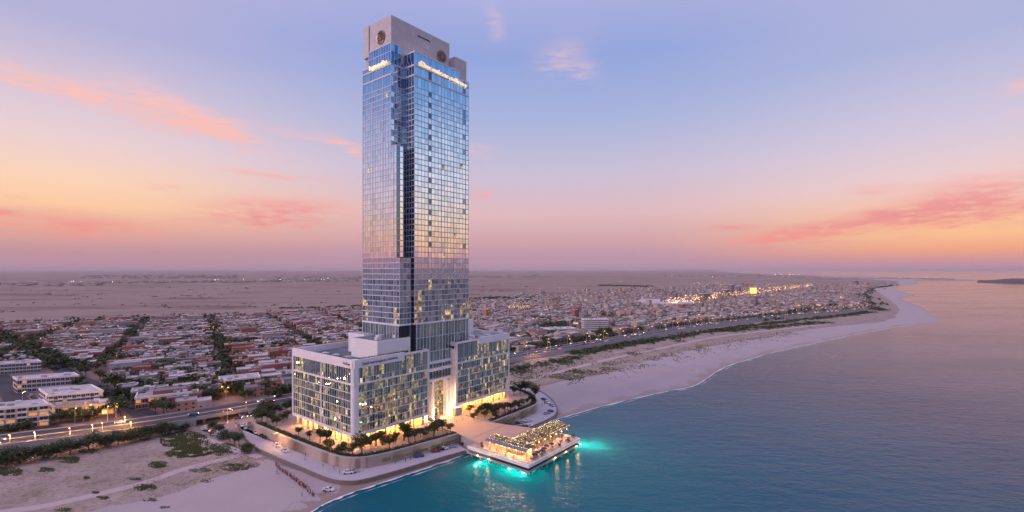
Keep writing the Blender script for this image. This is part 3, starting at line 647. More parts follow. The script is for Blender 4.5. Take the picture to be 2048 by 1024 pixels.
# crown
g = MB(); g.prism([(31.5, 13.2), (75, 13.2), (75, 33), (31.5, 33)], 203, 228.2, 0, 1); part('crown', g, [M_crown, M_roofl], tw)
g = MB(); g.prism([(31.2, 33.02), (60, 33.02), (60, 37.9), (31.2, 37.9)], 210.7, 228.15, 0, 1); g.prism([(32.5, 33.02), (60, 33.02), (60, 37.4), (32.5, 37.4)], 203.5, 210.7, 0, 1); part('crown_bay', g, [M_crown, M_roofl], tw)
g = MB(); g.prism([(75.6, 9), (85.5, 9), (85.5, 26), (75.6, 26)], 204.7, 219.6, 0, 1); g.prism([(82.1, 11), (84.5, 11), (84.5, 24), (82.1, 24)], 200, 204.7, 0, 1); part('crown_block', g, [M_crown, M_roofl], tw)
g = MB(); g.box(31.3, 31.5, 32.7, 33.01, 213, 228.1); part('crown_joint', g, M_core, tw)
g = MB(); g.box(50, 59.5, 13.0, 13.2, 223.6, 224.1); part('louvre_slot', g, M_core, tw)
g = MB(); g.tube((57, 13.19, 219), (57, 12.9, 219), 1.1, n=16); part('round_vent', g, M_frame, tw)
emblem(tw, (31.5, 22.0, 218.4), (-1, 0), 3.5); emblem(tw, (68.4, 13.2, 218.0), (0, -1), 3.5)
lettering(tw, 'Dnrenlcorodlinay', (43.6, 4), (80.2, 4), 202.1, 2.7, M_sign, .75, .35, slope=-1.6)
lettering(tw, 'kgandiy', (31.1, 31.3), (31.1, 15.2), 202.1, 2.6, M_sign, .75, .35)
# double-height base storeys below the belt
base_rows = [(28.6, 33.2), (34.6, 37.1), (38.4, 44.0), (44.2, 52.4), (52.6, 60.2)]
def pickT(i, j, z): return R.choices(G_pod[:3]+[G_pod[4]], (4, 4, 3, .6 if z < 36 else .15))[0]
facade(PT, mul, (41.5, 4.3), (82.0, 4.3), base_rows[2:], 17, pickT, thick=4, mw=.1, pr=.3)
facade(PT, mul, (46.2, 4.3), (67.3, 4.3), base_rows[:2], 9, pickT, thick=3, mw=.1, pr=.3)
facade(PT, mul, (31.1, 38.5), (31.1, 6.5), base_rows[2:], 13, pickT, mw=.08, thick=3); facade(PT, mul, (31.1, 6.5), (41.5, 6.5), base_rows[2:], 4, pickT, mw=.08)
facade(PT, mul, (82.0, 4.3), (82.0, 38.5), base_rows[2:], 14, pickT, mw=.08, w=.01)
g = MB(); g.prism(grow([(31.1, 6.5), (41.5, 6.5), (41.5, 4.3), (82, 4.3), (82, 38.5), (31.1, 38.5)], -.4), 28, 60.3); part('core', g, M_core, tw)
for z in (44.1, 52.5): rail(mul, (41.5, 4.3), (82, 4.3), z-.1, .25, .3)
part('mullion', mul, M_frame, tw, kind='stuff')
# entrance: beams, piers, glazed portal
for z0, z1, dt in ((37.15, 38.4, 1.2), (33.2, 34.6, 1.9), (27.3, 28.6, 1.5)):
    g = MB(); g.box(46.05, 67.45, 4.2-dt, 5.2, z0, z1); part('entrance_beam', g, M_white, tw)
for a, b, t0, t1 in ((46.1, 48.4, 2.9, 8), (51.4, 53.1, 2.6, 5.5), (62.6, 64.3, 2.6, 5.5), (66.2, 67.4, 3.5, 8)):
    g = MB(); g.box(a, b, t0, t1, 6.02, 27.3); part('entrance_pier', g, M_white, tw)
m3 = MB(); pr_rows = [(6.05, 10)]+[(10.1+2.45*i, 10.1+2.45*i+2.35) for i in range(7)]
facade(PT, m3, (48.4, 7.6), (66.2, 7.6), pr_rows, 11, lambda i, j, z: R.choices(G_pod[4:7], (3, 3, 3 if z < 16 else .7))[0], mw=.07, pr=.2)
for r_ in pr_rows: rail(m3, (48.4, 7.6), (66.2, 7.6), r_[1]-.05, .2, .2)
part('portal_frame', m3, M_gold, tw, kind='stuff'); PT.flush(tw)
g = MB(); g.box(48.4, 66.2, 8.0, 9, 6.02, 27.3); part('core', g, M_lobby, tw)
def spot(name, loc, tgt, e, ang, parent, col=(1, .58, .24)):
    d = bpy.data.lights.new(name, 'SPOT'); d.energy = e; d.color = col; d.spot_size = math.radians(ang); d.spot_blend = .8; d.shadow_soft_size = .4
    o = bpy.data.objects.new(name, d); COL.objects.link(o); o.parent = parent; q = ORG[parent.name]; a = Vector([loc[i]-q[i] for i in range(3)]); b = Vector([tgt[i]-q[i] for i in range(3)])
    o.location = a; o.rotation_euler = (b-a).to_track_quat('-Z', 'Y').to_euler(); return o
for s_ in (50.5, 57, 63.5):
    g = MB(); g.box(s_-.4, s_+.4, 2.1, 2.7, 26.6, 27.2); part('floodlight', g, M_bronze, tw); spot('flood_lamp', (s_, 1.9, 26.5), (s_+1, -13, 6), 18000, 95, tw)  # floods added on the beam to warm the plaza paving
for s_, e_ in ((47.2, 900), (52.2, 700), (57.8, 1200), (63.4, 700), (65.8, 900)):
    spot('upward_lamp', (s_, .2, 6.8), (s_+.2, 4.2, 19), e_*13, 80, tw)
    g = MB(); g.tube((s_, 1.5, 6.05), (s_, 1.5, 6.5), .28, .35, n=8, m=0); g.tube((s_, 1.5, 6.5), (s_, 1.5, 6.62), .3, .3, n=8, m=1); l = part('uplight', g, [M_bronze, M_glow2], tw); point('uplight_lamp', (s_, 1.2, 8.0), e_, parent=tw)
g = MB(); g.box(64.2, 68.8, -3.2, -.2, 6.02, 10.6, 0); g.box(64.0, 69.0, -3.4, 0.0, 10.6, 10.9, 1)
single('gate_lodge', g, [M_stone, M_white], 'small square stone gate lodge at the right of the hotel entrance', 'lodge', (66.5, -1.7, 6), 'B')

# ================================================================== podium wings
def wing(s0, s1, depth, label, org, step, ztop, colmid, corner):
    w = thing('hotel_wing', label, 'building', org, 'B', group='low white-framed wings of the hotel')
    P = Panes(G_pod); mu = MB(); ZL = 11.0; ZM = 35.2
    front = []; fls = [12.0+i*3.85 for i in range(7)]
    rows = [(fls[i]+.12, fls[i+1]-.2) for i in range(6)]
    nc = colmid
    def pick(i, j, z):
        h = (z-12)/30; c = pnoise((i*.16+s0, j*1.7, 3.3))+.5*pnoise((i*.7, j*1.1+s0, 8)); r = R.random()
        wgt = (5, 4, 4, 1.5, 4.5+16*max(0, .7-h)+4*max(0, c), 2.2+10*max(0, .5-h)+6*max(0, c), .6+8*max(0, .4-h)+4*max(0, c-.1))
        return R.choices(G_pod, wgt)[0]
    top_of = lambda s: (ztop-4.1 if step[0] <= s <= step[1] else ztop-1.6)
    # front face
    facade(P, mu, (s0+.9, 0), (s1-.6, 0), rows, nc, pick, mw=.05, pr=.16, thick=None)
    for s_a, s_b in ((s0+.9, step[0]), (step[0], step[1]), (step[1], s1-.6)):
        if s_b-s_a < 1: continue
        k = max(1, round((s_b-s_a)/((s1-s0-1.5)/nc))); facade(P, mu, (s_a, 0), (s_b, 0), [(35.9, 38.1), (38.25, top_of((s_a+s_b)/2))], k, pick, mw=.07, pr=.2)
        rail(mu, (s_a, 0), (s_b, 0), 38.1, .15, .15)
    for z in fls[1:-1]: rail(mu, (s0+.9, 0), (s1-.6, 0), z-.22, .34, .2)
    # left face
    nl = max(6, int(depth/2.05))
    if corner:
        facade(P, mu, (s0, depth-.8), (s0, .9), rows, nl, pick, mw=.06, pr=.16); facade(P, mu, (s0, depth-.8), (s0, .9), [(35.9, 38.1), (38.25, ztop-4.1)], nl, pick, mw=.07, pr=.2)
        for z in fls[1:-1]: rail(mu, (s0, depth-.8), (s0, .9), z-.22, .34, .2)
        g = MB(); g.box(s0-.35, s0+.3, depth/2-.4, depth/2+.4, 12, ztop-4.1); part('pilaster', g, M_white, w)
    # right face
    facade(P, mu, (s1, .9), (s1, depth-.8), rows+[(35.9, ztop-4.1)], nl, pick, mw=.06, w=.01)
    g = MB(); g.prism(grow([(s0, 0), (s1, 0), (s1, depth), (s0, depth)], -.5), 11.2, ztop-3.2, 0, 1); part('core', g, [M_core, M_roof], w)
    P.flush(w); part('mullion', mu, M_frame, w, kind='stuff')
    # white frame: bottom ledge, middle ledge, end posts, parapet
    e = .45
    g = MB(); g.prism(grow([(s0, 0), (s1, 0), (s1, depth), (s0, depth)], e), ZL-.35, 12.1); part('ledge', g, M_white, w)
    g = MB(); g.prism(grow([(s0, 0), (s1, 0), (s1, depth), (s0, depth)], e-.05), 35.05, 35.9); part('ledge', g, M_white, w)
    g = MB(); p2 = grow([(s0, 0), (s1, 0), (s1, depth), (s0, depth)], e+.05); (x0, y0), (x1, y1) = p2[0], p2[2]; th = 1.1; lo = ztop-1.6
    def wall(a, b, c, d, za, zb): g.box(a, b, c, d, za, zb)
    if step[0] > s0+1: wall(x0, step[0], y0, y0+th, lo, ztop-.6)
    wall(max(step[0], x0), min(step[1], x1), y0, y0+th, ztop-4.1, ztop)
    if step[1] < s1-1: wall(step[1], x1, y0, y0+th, lo, ztop-.6)
    zl = ztop if step[0] <= s0+1 else ztop-.6; zr = ztop if step[1] >= s1-1 else ztop-.6
    wall(x0, x0+th, y0+th+.003, y1, ztop-4.1 if zl == ztop else lo-1.2, zl-.003); wall(x1-th, x1, y0+th+.003, y1, ztop-4.1, zr-.003); wall(x0+th+.003, x1-th-.003, y1-th, y1, ztop-4.1, ztop-.01)
    part('parapet', g, M_white, w)
    posts = [(x1-1.0, x1, y0, y0+1.0), (x1-1, x1, y1-1, y1), (x0, x0+1, y1-1, y1)]
    if not corner: posts.append((x0, x0+1.5, y0, y0+1.4))
    for a, b, c, d in posts:
        g = MB(); g.box(a+.004, b-.004, c+.004, d-.004, 12.1 if (corner or a > s0+2) else 6.02, ztop-.7); part('corner_post', g, M_white, w)
    return w, (x0, y0, x1, y1)
wl, bb = wing(0, 46, 57.5, 'white framed glass wing with rounded corner column left of the entrance', (23, 28, 6), (0, 29.6), 47.2, 29, True)
g = MB(); cy = [(1.35+1.85*math.cos(math.pi*2*k/28), 1.35+1.85*math.sin(math.pi*2*k/28)) for k in range(28)]; g.prism(cy, 10.9, 47.25); part('corner_column', g, M_white, wl, smooth=False)
g = MB(); g.prism([(1.35+1.7*math.cos(math.pi*2*k/20), 1.35+1.7*math.sin(math.pi*2*k/20)) for k in range(20)], 6.02, 10.9); part('column_base', g, M_stone, wl)
wr, bb2 = wing(67.5, 116, 39, 'white framed glass wing right of the entrance with stepped parapet', (92, 20, 6), (87.3, 116), 48.5, 31, False)
g = MB(); g.box(67.1, 67.5, -.3, 5.2, 6.02, 44); part('return_wall', g, M_white, wr)
def groundfloor(w, s0, s1, depth, left):
    g = MB(); g.prism([(s0+3.2, 3.2), (s1-2.5, 3.2), (s1-2.5, depth-3), (s0+3.2, depth-3)], 6.01, 10.7); part('lobby_wall', g, M_lobby, w)
    g = MB(); n = int((s1-s0-8)/3.4)
    def doors(k, mk):
        for i in range(k):
            g = mk(i); part('shopfront', g, R.choice([M_lobbyd, M_lobbyd, M_lobby, G_pod[6]]), w)
    def mf(i): g = MB(); a = s0+4+i*3.4; g.box(a, a+2.5, 3.02, 3.15, 6.1, 9.6); return g
    doors(n, mf)
    if left:
        def ml(i): g = MB(); a = 4+i*3.6; g.box(s0+3.02, s0+3.15, a, a+2.6, 6.1, 9.6); return g
        doors(int((depth-9)/3.6), ml)
    k = int((s1-s0-3)/5.6)
    for i in range(1, k+1): g = MB(); a = s0+i*(s1-s0)/(k+.6); g.box(a-.45, a+.45, .3, 1.2, 6.02, 10.66); part('column', g, M_stone, w)
    if left:
        for i in range(1, 11): g = MB(); a = i*depth/10.6; g.box(s0+.3, s0+1.2, a-.45, a+.45, 6.02, 10.66); part('column', g, M_stone, w)
    for i in range(k): a = s0+(i+.7)*(s1-s0)/(k+.6); g = MB(); g.tube((a, 1.9, 10.35), (a, 1.9, 10.6), .25, n=8); part('downlight', g, M_glow, w); point('downlight_lamp', (a, 1.2, 9.6), 2000, col=(1, .44, .10), parent=w)
    if left:
        for i in range(9): a = 3+i*5.9; g = MB(); g.tube((s0+1.9, a, 10.35), (s0+1.9, a, 10.6), .25, n=8); part('downlight', g, M_glow, w); point('downlight_lamp', (s0+1.2, a, 9.6), 2000, col=(1, .44, .10), parent=w)
groundfloor(wl, 0, 46, 57.5, True); groundfloor(wr, 67.5, 116, 39, False)
point('downlight_lamp', (-.4, -1.6, 7.4), 420, parent=wl)
# roofscape
def rbox(w, n, s0, s1, t0, t1, z0, z1, m, mt): g = MB(); g.box(s0, s1, t0, t1, z0, z1, 0, 1); o = part(n, g, [m, mt], w); return o
rbox(wl, 'penthouse', 16.1, 37.1, 4.0, 26.9, 43.5, 53.6, M_white, M_roof)
g = MB()
for a in ((16.1, 37.1, 4.0, 4.5), (16.1, 37.1, 26.4, 26.9)): g.box(a[0]-.01, a[1]+.01, a[2]-.01, a[3]+.01, 53.5, 54.0)
for a in ((16.1, 16.6, 4.5, 26.4), (36.6, 37.1, 4.5, 26.4)): g.box(a[0]-.01, a[1]+.01, a[2]+.02, a[3]-.02, 53.5, 53.99)
part('parapet', g, M_white, wl)
rbox(wl, 'penthouse', 24, 30.6, 27.2, 42, 43.5, 54.7, M_white, M_roofl)
rbox(wl, 'roof_pool', 8, 22.5, 28.5, 53, 43.9, 44.45, M_white, mat('pool_cover_dark', (.05, .07, .12), .6, noise=(.4, .7, (.10, .13, .18))))
rbox(wl, 'roof_deck', 1.6, 15.8, 24, 55.5, 43.9, 44.2, M_roofl, M_roofl)
g = MB(); 
for k in range(700):
    s_ = R.uniform(2.0, 34) if k % 3 else R.uniform(1.2, 2.4); t_ = R.uniform(1.3, 3.4) if k % 3 else R.uniform(1.5, 30)
    a = R.uniform(0, 6.3); h = R.uniform(.3, .9); r_ = R.uniform(.2, .5); g.poly([(s_-r_*math.cos(a), t_-r_*math.sin(a), 46.3), (s_+r_*math.cos(a), t_+r_*math.sin(a), 46.3), (s_+.2*math.sin(a), t_+.2*math.cos(a), 46.9+h)])
part('roof_planting', g, M_green, wl, kind='stuff')
rbox(wl, 'planter_bed', 1.0, 34.5, .9, 3.8, 43.9, 46.35, M_white, M_green); rbox(wl, 'planter_bed', .9, 2.8, 3.82, 31, 43.9, 46.34, M_white, M_green)
for (s_, t_, a, b, h) in ((20, 10, 3, 2, 1.4), (27, 18, 4, 3, 1.1), (31, 9, 2, 2, 1.7), (8, 30, 3, 2, 1.5), (9, 40, 2, 4, 1.2), (36, 36, 4, 3, 1.8), (41, 45, 3, 5, 2.0)):
    z = 53.6 if (16 < s_ < 37 and 4 < t_ < 27) else 44.0
    g = MB(); g.box(s_, s_+a, t_, t_+b, z, z+h); g.tube((s_+a/2, t_+b/2, z+h), (s_+a/2, t_+b/2, z+h+.3), .5, n=10); part('rooftop_unit', g, M_frame, wl)
rbox(wr, 'penthouse', 104, 113, 29, 37.5, 44.5, 55.5, M_white, M_roofl); rbox(wr, 'stair_head', 88.5, 90.6, 2.2, 4.4, 44.5, 49.6, M_stone, M_roofl)
rbox(wr, 'roof_deck', 84, 114, 5, 27, 44.9, 45.6, M_roofl, M_roofl)
for (s_, t_, a, b, h) in ((93, 9, 3, 2, 1.4), (99, 18, 4, 3, 1.3), (107, 10, 3, 3, 1.7)): g = MB(); g.box(s_, s_+a, t_, t_+b, 45.6, 45.6+h); part('rooftop_unit', g, M_frame, wr)
lettering(wl, 'Deall wererage.oc ceonreq', (4.2, -.5), (25, -.5), 44.3, 1.5, M_sgn2, .12, .05, slope=.4)
lettering(wl, 'keTne', (-.5, 8), (-.5, 2.6), 44.5, 1.4, M_sgn2, .12, .05)
lettering(tw, 'Dntencolinay', (50, 2.7), (64, 2.7), 29.9, 1.6, M_sgn2, .2, .1)
# ================================================================== terrace, plaza, promenade, pier
M_plaza = mat('plaza_paving', (.54, .36, .28), .75, noise=(.3, .5, (.46, .30, .24)))
panelled(M_plaza, 1.6, .8, .8)
M_soil = mat('planting_soil', (.16, .12, .09), .95)
M_tpave = mat('terrace_paving', (.46, .36, .31), .8, noise=(.3, .5, (.38, .29, .25)))
M_rwall = mat('retaining_stone', (.60, .53, .47), .85, noise=(.5, .5, (.48, .42, .37)), bump=(1.5, .4)); panelled(M_rwall, .9, 3.0, .6)
wl_front = [(-14, 74), (-13.4, 40), (-12.2, 10), (-11.2, -1), (-9.6, -8), (-6.0, -13.4), (-.5, -16.6), (10, -19.6), (27, -22.6), (44, -25.4)]
wr_front = [(69.3, -26.6), (90, -26), (109.7, -25.3), (117, -23), (124, -17.5), (131.9, -9), (137.0, 3), (139, 18)]
wf = catmull(wl_front, 4); wrf = catmull(wr_front, 4)
g = MB(); g.prism(wf+wrf+[(128, 60), (100, 80), (20, 92)], -.2, 6.0); struct('terrace', g, M_tpave, 'B')
g = MB()
def plz(p): t = p[1]; return 6.008 if t > -27 else 6.008+(t+27)/(27-50)*(4.62-6.008)*1.0
pp = [(44.2, 3), (44.2, -25), (43.2, -27), (42, -50), (80, -50), (70.6, -27.01), (69.2, -26), (69.2, 3)]
g.poly([(44.2, 3.5, 6.012), (44.2, -27, 6.012), (69.4, -27, 6.012), (69.2, 3.5, 6.012)][::-1]); g.quad((42, -50.3, 4.62), (80, -50.3, 4.62), (69.4, -27, 6.012), (44.2, -27, 6.012))
g.quad((42, -50.3, 4.62), (44.2, -27, 6.012), (44.2, -27, -1), (42, -50.3, -1), 1); g.quad((69.4, -27, 6.012), (80, -50.3, 4.62), (80, -50.3, -1), (69.4, -27, -1), 1)
struct('plaza', g, [M_plaza, M_conc], 'B')
def rwall(name, line, label, org):
    w = thing('retaining_wall', label, 'wall', org, 'B')
    a = offset(line, .0); b = offset(line, .55); g = MB()
    ribbon(g, a, a, 0.8, 6.30); ribbon(g, a, b, 6.30, 6.30); ribbon(g, b, b, 6.30, 5.5)
    for e in (0, -1): g.quad((*a[e], .8), (*b[e], .8), (*b[e], 6.30), (*a[e], 6.30))
    part('wall_face', g, M_rwall, w); g = MB(); a = offset(line, -.12); b = offset(line, .66); ribbon(g, a, b, 6.48, 6.48); ribbon(g, a, a, 6.30, 6.48); ribbon(g, b, b, 6.30, 6.48); ribbon(g, a, b, 6.30, 6.30)
    part('coping', g, M_pave, w); return w
M_moss = mat('yellow_green_relief', (.36, .31, .10), .8, noise=(1.5, .8, (.12, .14, .05)))
w1 = rwall('a', wf, 'curved pale stone retaining wall with gold green lettering below the left wing', (10, -19, 1.9))
w2 = rwall('b', wrf, 'pale stone retaining wall with small green lettering right of the plaza', (100, -26, 1.9))
lettering(w1, 'REAUML. JM Welcougn umeur Llaotin & ponomu', (3, -17.75), (26, -22.4), 2.6, 1.9, M_moss, .35, .2)
lettering(w1, 'olcaotn & pomonu, lll', (28, -22.8), (42.6, -25.2), 3.0, 1.7, M_moss, .35, .2)
lettering(w2, 'll rlvul. LIU LCOMPREGHIO', (72, -26.55), (108, -25.35), 2.9, 1.7, M_moss, .35, .2)
# soil beds with low hedging along the wall tops
def blades(g, cx, cy, cz, n, rad, h, size, m=3):
    for _ in range(n):
        a = R.uniform(0, 6.28); rr = rad*math.sqrt(R.random()); x = cx+rr*math.cos(a); y = cy+rr*math.sin(a); z = cz+R.random()*h*(1-.4*rr/rad)
        b = R.uniform(0, 6.28); dx, dy = math.cos(b)*size, math.sin(b)*size; k = R.uniform(-.5, .5)*size
        g.poly([(x-dx, y-dy, z-k), (x+dy*.5, y-dx*.5, z+size*.7), (x+dx, y+dy, z+k), (x-dy*.5, y+dx*.5, z-size*.4)], R.randrange(m))
M_lf = [mat('leaf_dark', (.024, .040, .012), .8), mat('leaf_mid', (.046, .068, .018), .8), mat('leaf_light', (.085, .105, .028), .8)]
M_bark = mat('bark', (.10, .075, .06), .95, noise=(3, .5, (.05, .04, .03)))
for nm, line, lab, lo in (('l', wf, 'low clipped hedge along the top of the curved left retaining wall', 1.3), ('r', wrf, 'low clipped hedge along the top of the retaining wall right of the plaza', 1.3)):
    g = MB(); a = offset(line, .8); b = offset(line, 4.2); ribbon(g, a, b, 6.03, 6.03, 3)
    tot_ = 0
    for i in range(len(line)-1):
        p, q = Vector(a[i]), Vector(a[i+1]); n = max(1, int((q-p).length/.55)); nn = (Vector(b[i])-p)
        for k in range(n):
            c = p.lerp(q, k/n)
            for w_ in (.25, .5, .75): 
                if R.random() < .85: d = c+nn*w_; blades(g, d.x, d.y, 6.0, 8, .6, R.uniform(.6, 1.8), .3)
    o = single('hedge', g, M_lf+[M_soil], lab, 'hedge', (a[len(a)//2][0], a[len(a)//2][1], 6), 'B'); o['kind'] = 'stuff'
# paved forecourt strip behind the right wing and drop-off kerbs on plaza
g = MB(); g.box(43.9, 44.5, -25.2, -1.5, 6.0, 6.5); g.box(69.0, 69.6, -26.4, -4.5, 6.0, 6.5); struct('plaza_kerb', g, M_stone, 'B')
# promenade: ribbon between the wall foot and the outer kerb
po = [(470,846),(482,862),(490,878),(502,890),(522,902),(560,919),(600,936),(640,953),(668,961.5),(700,964),(730,960),(790,944),(850,926),(900,911),(932,902)]
poL = catmull([tuple(px(x, y, 1.2)[:2]) for x, y in po], 5)
def b2w(l): return [tuple(BW(s, t)[:2]) for s, t in l]
inL = b2w([(-16, 92)]+wf+[(42, -30), (40, -38)])
g = MB(); g.prism([*poL, *[p for p in inL[::-1]]], .0, 1.2); struct('promenade', g, M_pave)
por = [(1000,872),(1040,862),(1075,848),(1098,838),(1111,828),(1113,815),(1105,802),(1093,791),(1080,783),(1062,777),(1035,772)]
poR = catmull([tuple(px(x, y, 1.2)[:2]) for x, y in por], 5)
inR = b2w([(69.5, -27)]+wrf+[(138, 30)])
g = MB(); g.prism([*poR, *[p for p in inR[::-1]]], .0, 1.2); struct('promenade_east', g, M_pave); bpy.data.objects['promenade_east'].name = 'promenade.001'
M_curb = mat('sea_wall_stone', (.20, .155, .14), .9, noise=(.8, .6, (.11, .09, .08)))
for nm, l, lab in (('l', poL, 'low brown stone kerb wall edging the promenade left of the pier'), ('r', poR[::-1], 'low brown stone kerb wall edging the promenade right of the pier')):
    a = offset(l, -.1); b = offset(l, .55); g = MB(); ribbon(g, a, a, -.3, 1.6); ribbon(g, a, b, 1.6, 1.6); ribbon(g, b, b, 1.1, 1.6)
    single('sea_wall', g, M_curb, lab, 'wall', (0, 0, 0))
# ------------------------------------------------------------------ pier
M_deck = mat('pier_deck', (.52, .36, .29), .75, noise=(.4, .6, (.42, .28, .23))); panelled(M_deck, 2.4, .6, .82)
pier = thing('pier', 'square concrete pier deck standing in the turquoise water beyond the plaza', 'pier', (60, -62, 0), 'B')
S0, S1, T0, T1 = 37.5, 81.0, -75.2, -38
pol = [(S0, T1), (S0, T0), (S1, T0), (S1, -50), (42.0, -50), (43.4, T1)]
g = MB(); g.prism(pol, 3.3, 4.5, 0, 1); part('deck', g, [M_white, M_deck], pier)
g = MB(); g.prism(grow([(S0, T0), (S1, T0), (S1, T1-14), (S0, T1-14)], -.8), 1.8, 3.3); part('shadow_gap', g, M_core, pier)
g = MB(); g.prism([(S0+.2, T0+.2), (S1-.2, T0+.2), (S1-.2, -50), (S0+.2, T1)], 1.0, 1.8); part('fender_beam', g, M_conc, pier)
g = MB(); g.box(S0-.05, S0+.5, T0+.5, T1, 4.5, 4.85); g.box(S0-.05, S1+.05, T0-.05, T0+.5, 4.5, 4.85); g.box(S1-.5, S1+.05, T0+.5, -50, 4.5, 4.85); part('edge_kerb', g, M_white, pier)
for i in range(7):
    for s_, t_ in ((S0+1.2, T0+1.5+i*5.6), (S0+3+i*6.2, T0+1.2)): g = MB(); g.tube((s_, t_, -2.5), (s_, t_, 1.0), .5, n=8); part('pile', g, M_conc, pier)
M_fair = mat('fairy_bulb', (1, .9, .7), .5, emit=(1, .74, .36), estr=5)
M_wood = mat('timber', (.26, .16, .10), .7, noise=(2, .5, (.17, .10, .06)))
M_slate = mat('slate_blue_roof', (.17, .19, .27), .5, noise=(.8, .6, (.12, .14, .2)))
M_vine = [mat('vine_olive', (.15, .13, .045), .85), mat('vine_tan', (.34, .26, .12), .85), mat('vine_pale', (.50, .40, .24), .85)]
def canopy(t_, s0, s1, t0, t1, z, zr, front=None):
    n = max(2, int(max(s1-s0, t1-t0)/5.2)); along_s = (s1-s0) > (t1-t0)
    for i in range(n+1):
        for e in (0, 1):
            s_, tt = (s0+.4+(s1-s0-.8)*i/n, (t0+.4, t1-.4)[e]) if along_s else ((s0+.4, s1-.4)[e], t0+.4+(t1-t0-.8)*i/n)
            g = MB(); g.box(s_-.14, s_+.14, tt-.14, tt+.14, 4.51, z); part('post', g, M_wood, t_)
    g = MB(); g.box(s0, s1, t0, t1, z, z+.22)
    k = int(max(s1-s0, t1-t0)/.8)
    part('roof_frame', g, M_wood, t_)
    g = MB()
    for _ in range(int((s1-s0)*(t1-t0)*5)):
        s_ = R.uniform(s0-.3, s1+.3); tt = R.uniform(t0-.3, t1+.3); w_ = (tt-t0)/(t1-t0) if along_s else (s_-s0)/(s1-s0); zz = z+.25+zr*math.sin(math.pi*min(max(w_, 0), 1))*.8+R.uniform(0, .5)
        b = R.uniform(0, 6.28); sz = R.uniform(.25, .5); dx, dy = math.cos(b)*sz, math.sin(b)*sz
        dark = pnoise((s_*.25, tt*.25, 4)) > .22
        g.poly([(s_-dx, tt-dy, zz-.1), (s_+dy*.6, tt-dx*.6, zz+.2), (s_+dx, tt+dy, zz), (s_-dy*.6, tt+dx*.6, zz-.15)], (0 if R.random() < .8 else 1) if dark else R.choice((1, 2, 2)))
    part('climbing_vine', g, M_vine, t_, kind='stuff')
    g = MB(); rows_ = int((t1-t0 if along_s else s1-s0)/1.5)
    for r_ in range(rows_+1):
        w_ = r_/rows_; m_ = int((s1-s0 if along_s else t1-t0)/.95)
        for k in range(m_+1):
            if R.random() < (.12 if r_ in (0, rows_) else .45): continue
            s_, tt = (s0+(s1-s0)*k/m_, t0+(t1-t0)*w_) if along_s else (s0+(s1-s0)*w_, t0+(t1-t0)*k/m_)
            g.ball((s_+R.uniform(-.2, .2), tt+R.uniform(-.2, .2), z+.65+zr*.8*math.sin(math.pi*w_)+R.uniform(0, .3)), R.uniform(.06, .13), n=5)
    part('fairy_lights', g, M_fair, t_, kind='stuff')
c1_ = thing('dining_pavilion', 'lit dining pavilion with slate blue front roof on the pier', 'pavilion', (46, -57, 4.5), 'B')
canopy(c1_, 43.0, 49.5, -70, -46.5, 8.3, 1.0)
g = MB(); g.poly([(41.5, -70.6, 8.2), (41.5, -45.9, 8.2), (43.3, -45.9, 9.1), (43.3, -70.6, 9.1)][::-1]); g.poly([(41.5, -70.6, 8.0), (41.5, -45.9, 8.0), (43.3, -45.9, 8.95), (43.3, -70.6, 8.95)]); g.quad((41.5, -70.6, 7.9), (41.5, -45.9, 7.9), (41.5, -45.9, 8.2), (41.5, -70.6, 8.2)); part('front_roof', g, M_slate, c1_)
g = MB(); g.box(47.6, 47.9, -69, -47.5, 4.52, 8.2); part('back_wall', g, M_lobby, c1_)
for i in range(6): g = MB(); a = -68.4+i*3.6; g.box(47.4, 47.59, a, a+2.4, 5.2, 7.6); part('lit_panel', g, M_lobbyd, c1_)
g = MB(); g.box(44.2, 45.2, -66, -58, 4.52, 5.65); g.box(44.0, 45.4, -66.2, -57.8, 5.65, 5.75); part('bar_counter', g, M_wood, c1_)
for i in range(6): a = -68+i*4.0; g = MB(); g.ball((42.6, a, 7.4), .16, n=6); part('pendant_lamp', g, M_glow2, c1_); point('pendant_bulb', (42.9, a, 7.0), 900, parent=c1_)
c2_ = thing('pergola', 'long vine covered pergola strung with fairy lights running out along the pier', 'pergola', (64, -61, 4.5), 'B')
canopy(c2_, 44.5, 84.0, -66.8, -56.0, 8.2, 1.3)
for i in range(8): a = 47+i*4.9; g = MB(); g.ball((a, -67.0, 7.7), .15, n=6); part('pendant_lamp', g, M_glow2, c2_); point('pendant_bulb', (a, -68.5, 7.2), 650, parent=c2_)
# furniture prototypes
M_cloth = mat('white_cloth', (.7, .66, .62), .8); M_navy = mat('navy_canvas', (.03, .035, .07), .8); M_red = mat('red_canvas', (.42, .06, .06), .8)
def tbl():
    t = thing('dining_table', 'x', 'table', (0, 0, 0)); g = MB(); g.tube((0, 0, .7), (0, 0, .75), .55, n=14); part('tabletop', g, M_wood, t); g = MB(); g.tube((0, 0, .03), (0, 0, .7), .06, n=6); g.tube((0, 0, 0), (0, 0, .03), .3, n=8); part('leg', g, M_bronze, t); return t
def chr_():
    t = thing('dining_chair', 'x', 'chair', (0, 0, 0)); g = MB(); g.box(-.22, .22, -.22, .22, .42, .47); part('seat', g, M_cloth, t)
    g = MB(); g.poly([(-.22, .2, .47), (.22, .2, .47), (.22, .28, .95), (-.22, .28, .95)]); g.poly([(-.22, .24, .47), (.22, .24, .47), (.22, .32, .95), (-.22, .32, .95)]); part('backrest', g, M_cloth, t)
    for a, b in ((-.2, -.2), (.2, -.2), (.2, .2), (-.2, .2)): g = MB(); g.tube((a, b, 0), (a, b, .42), .022, n=5); part('leg', g, M_wood, t)
    return t
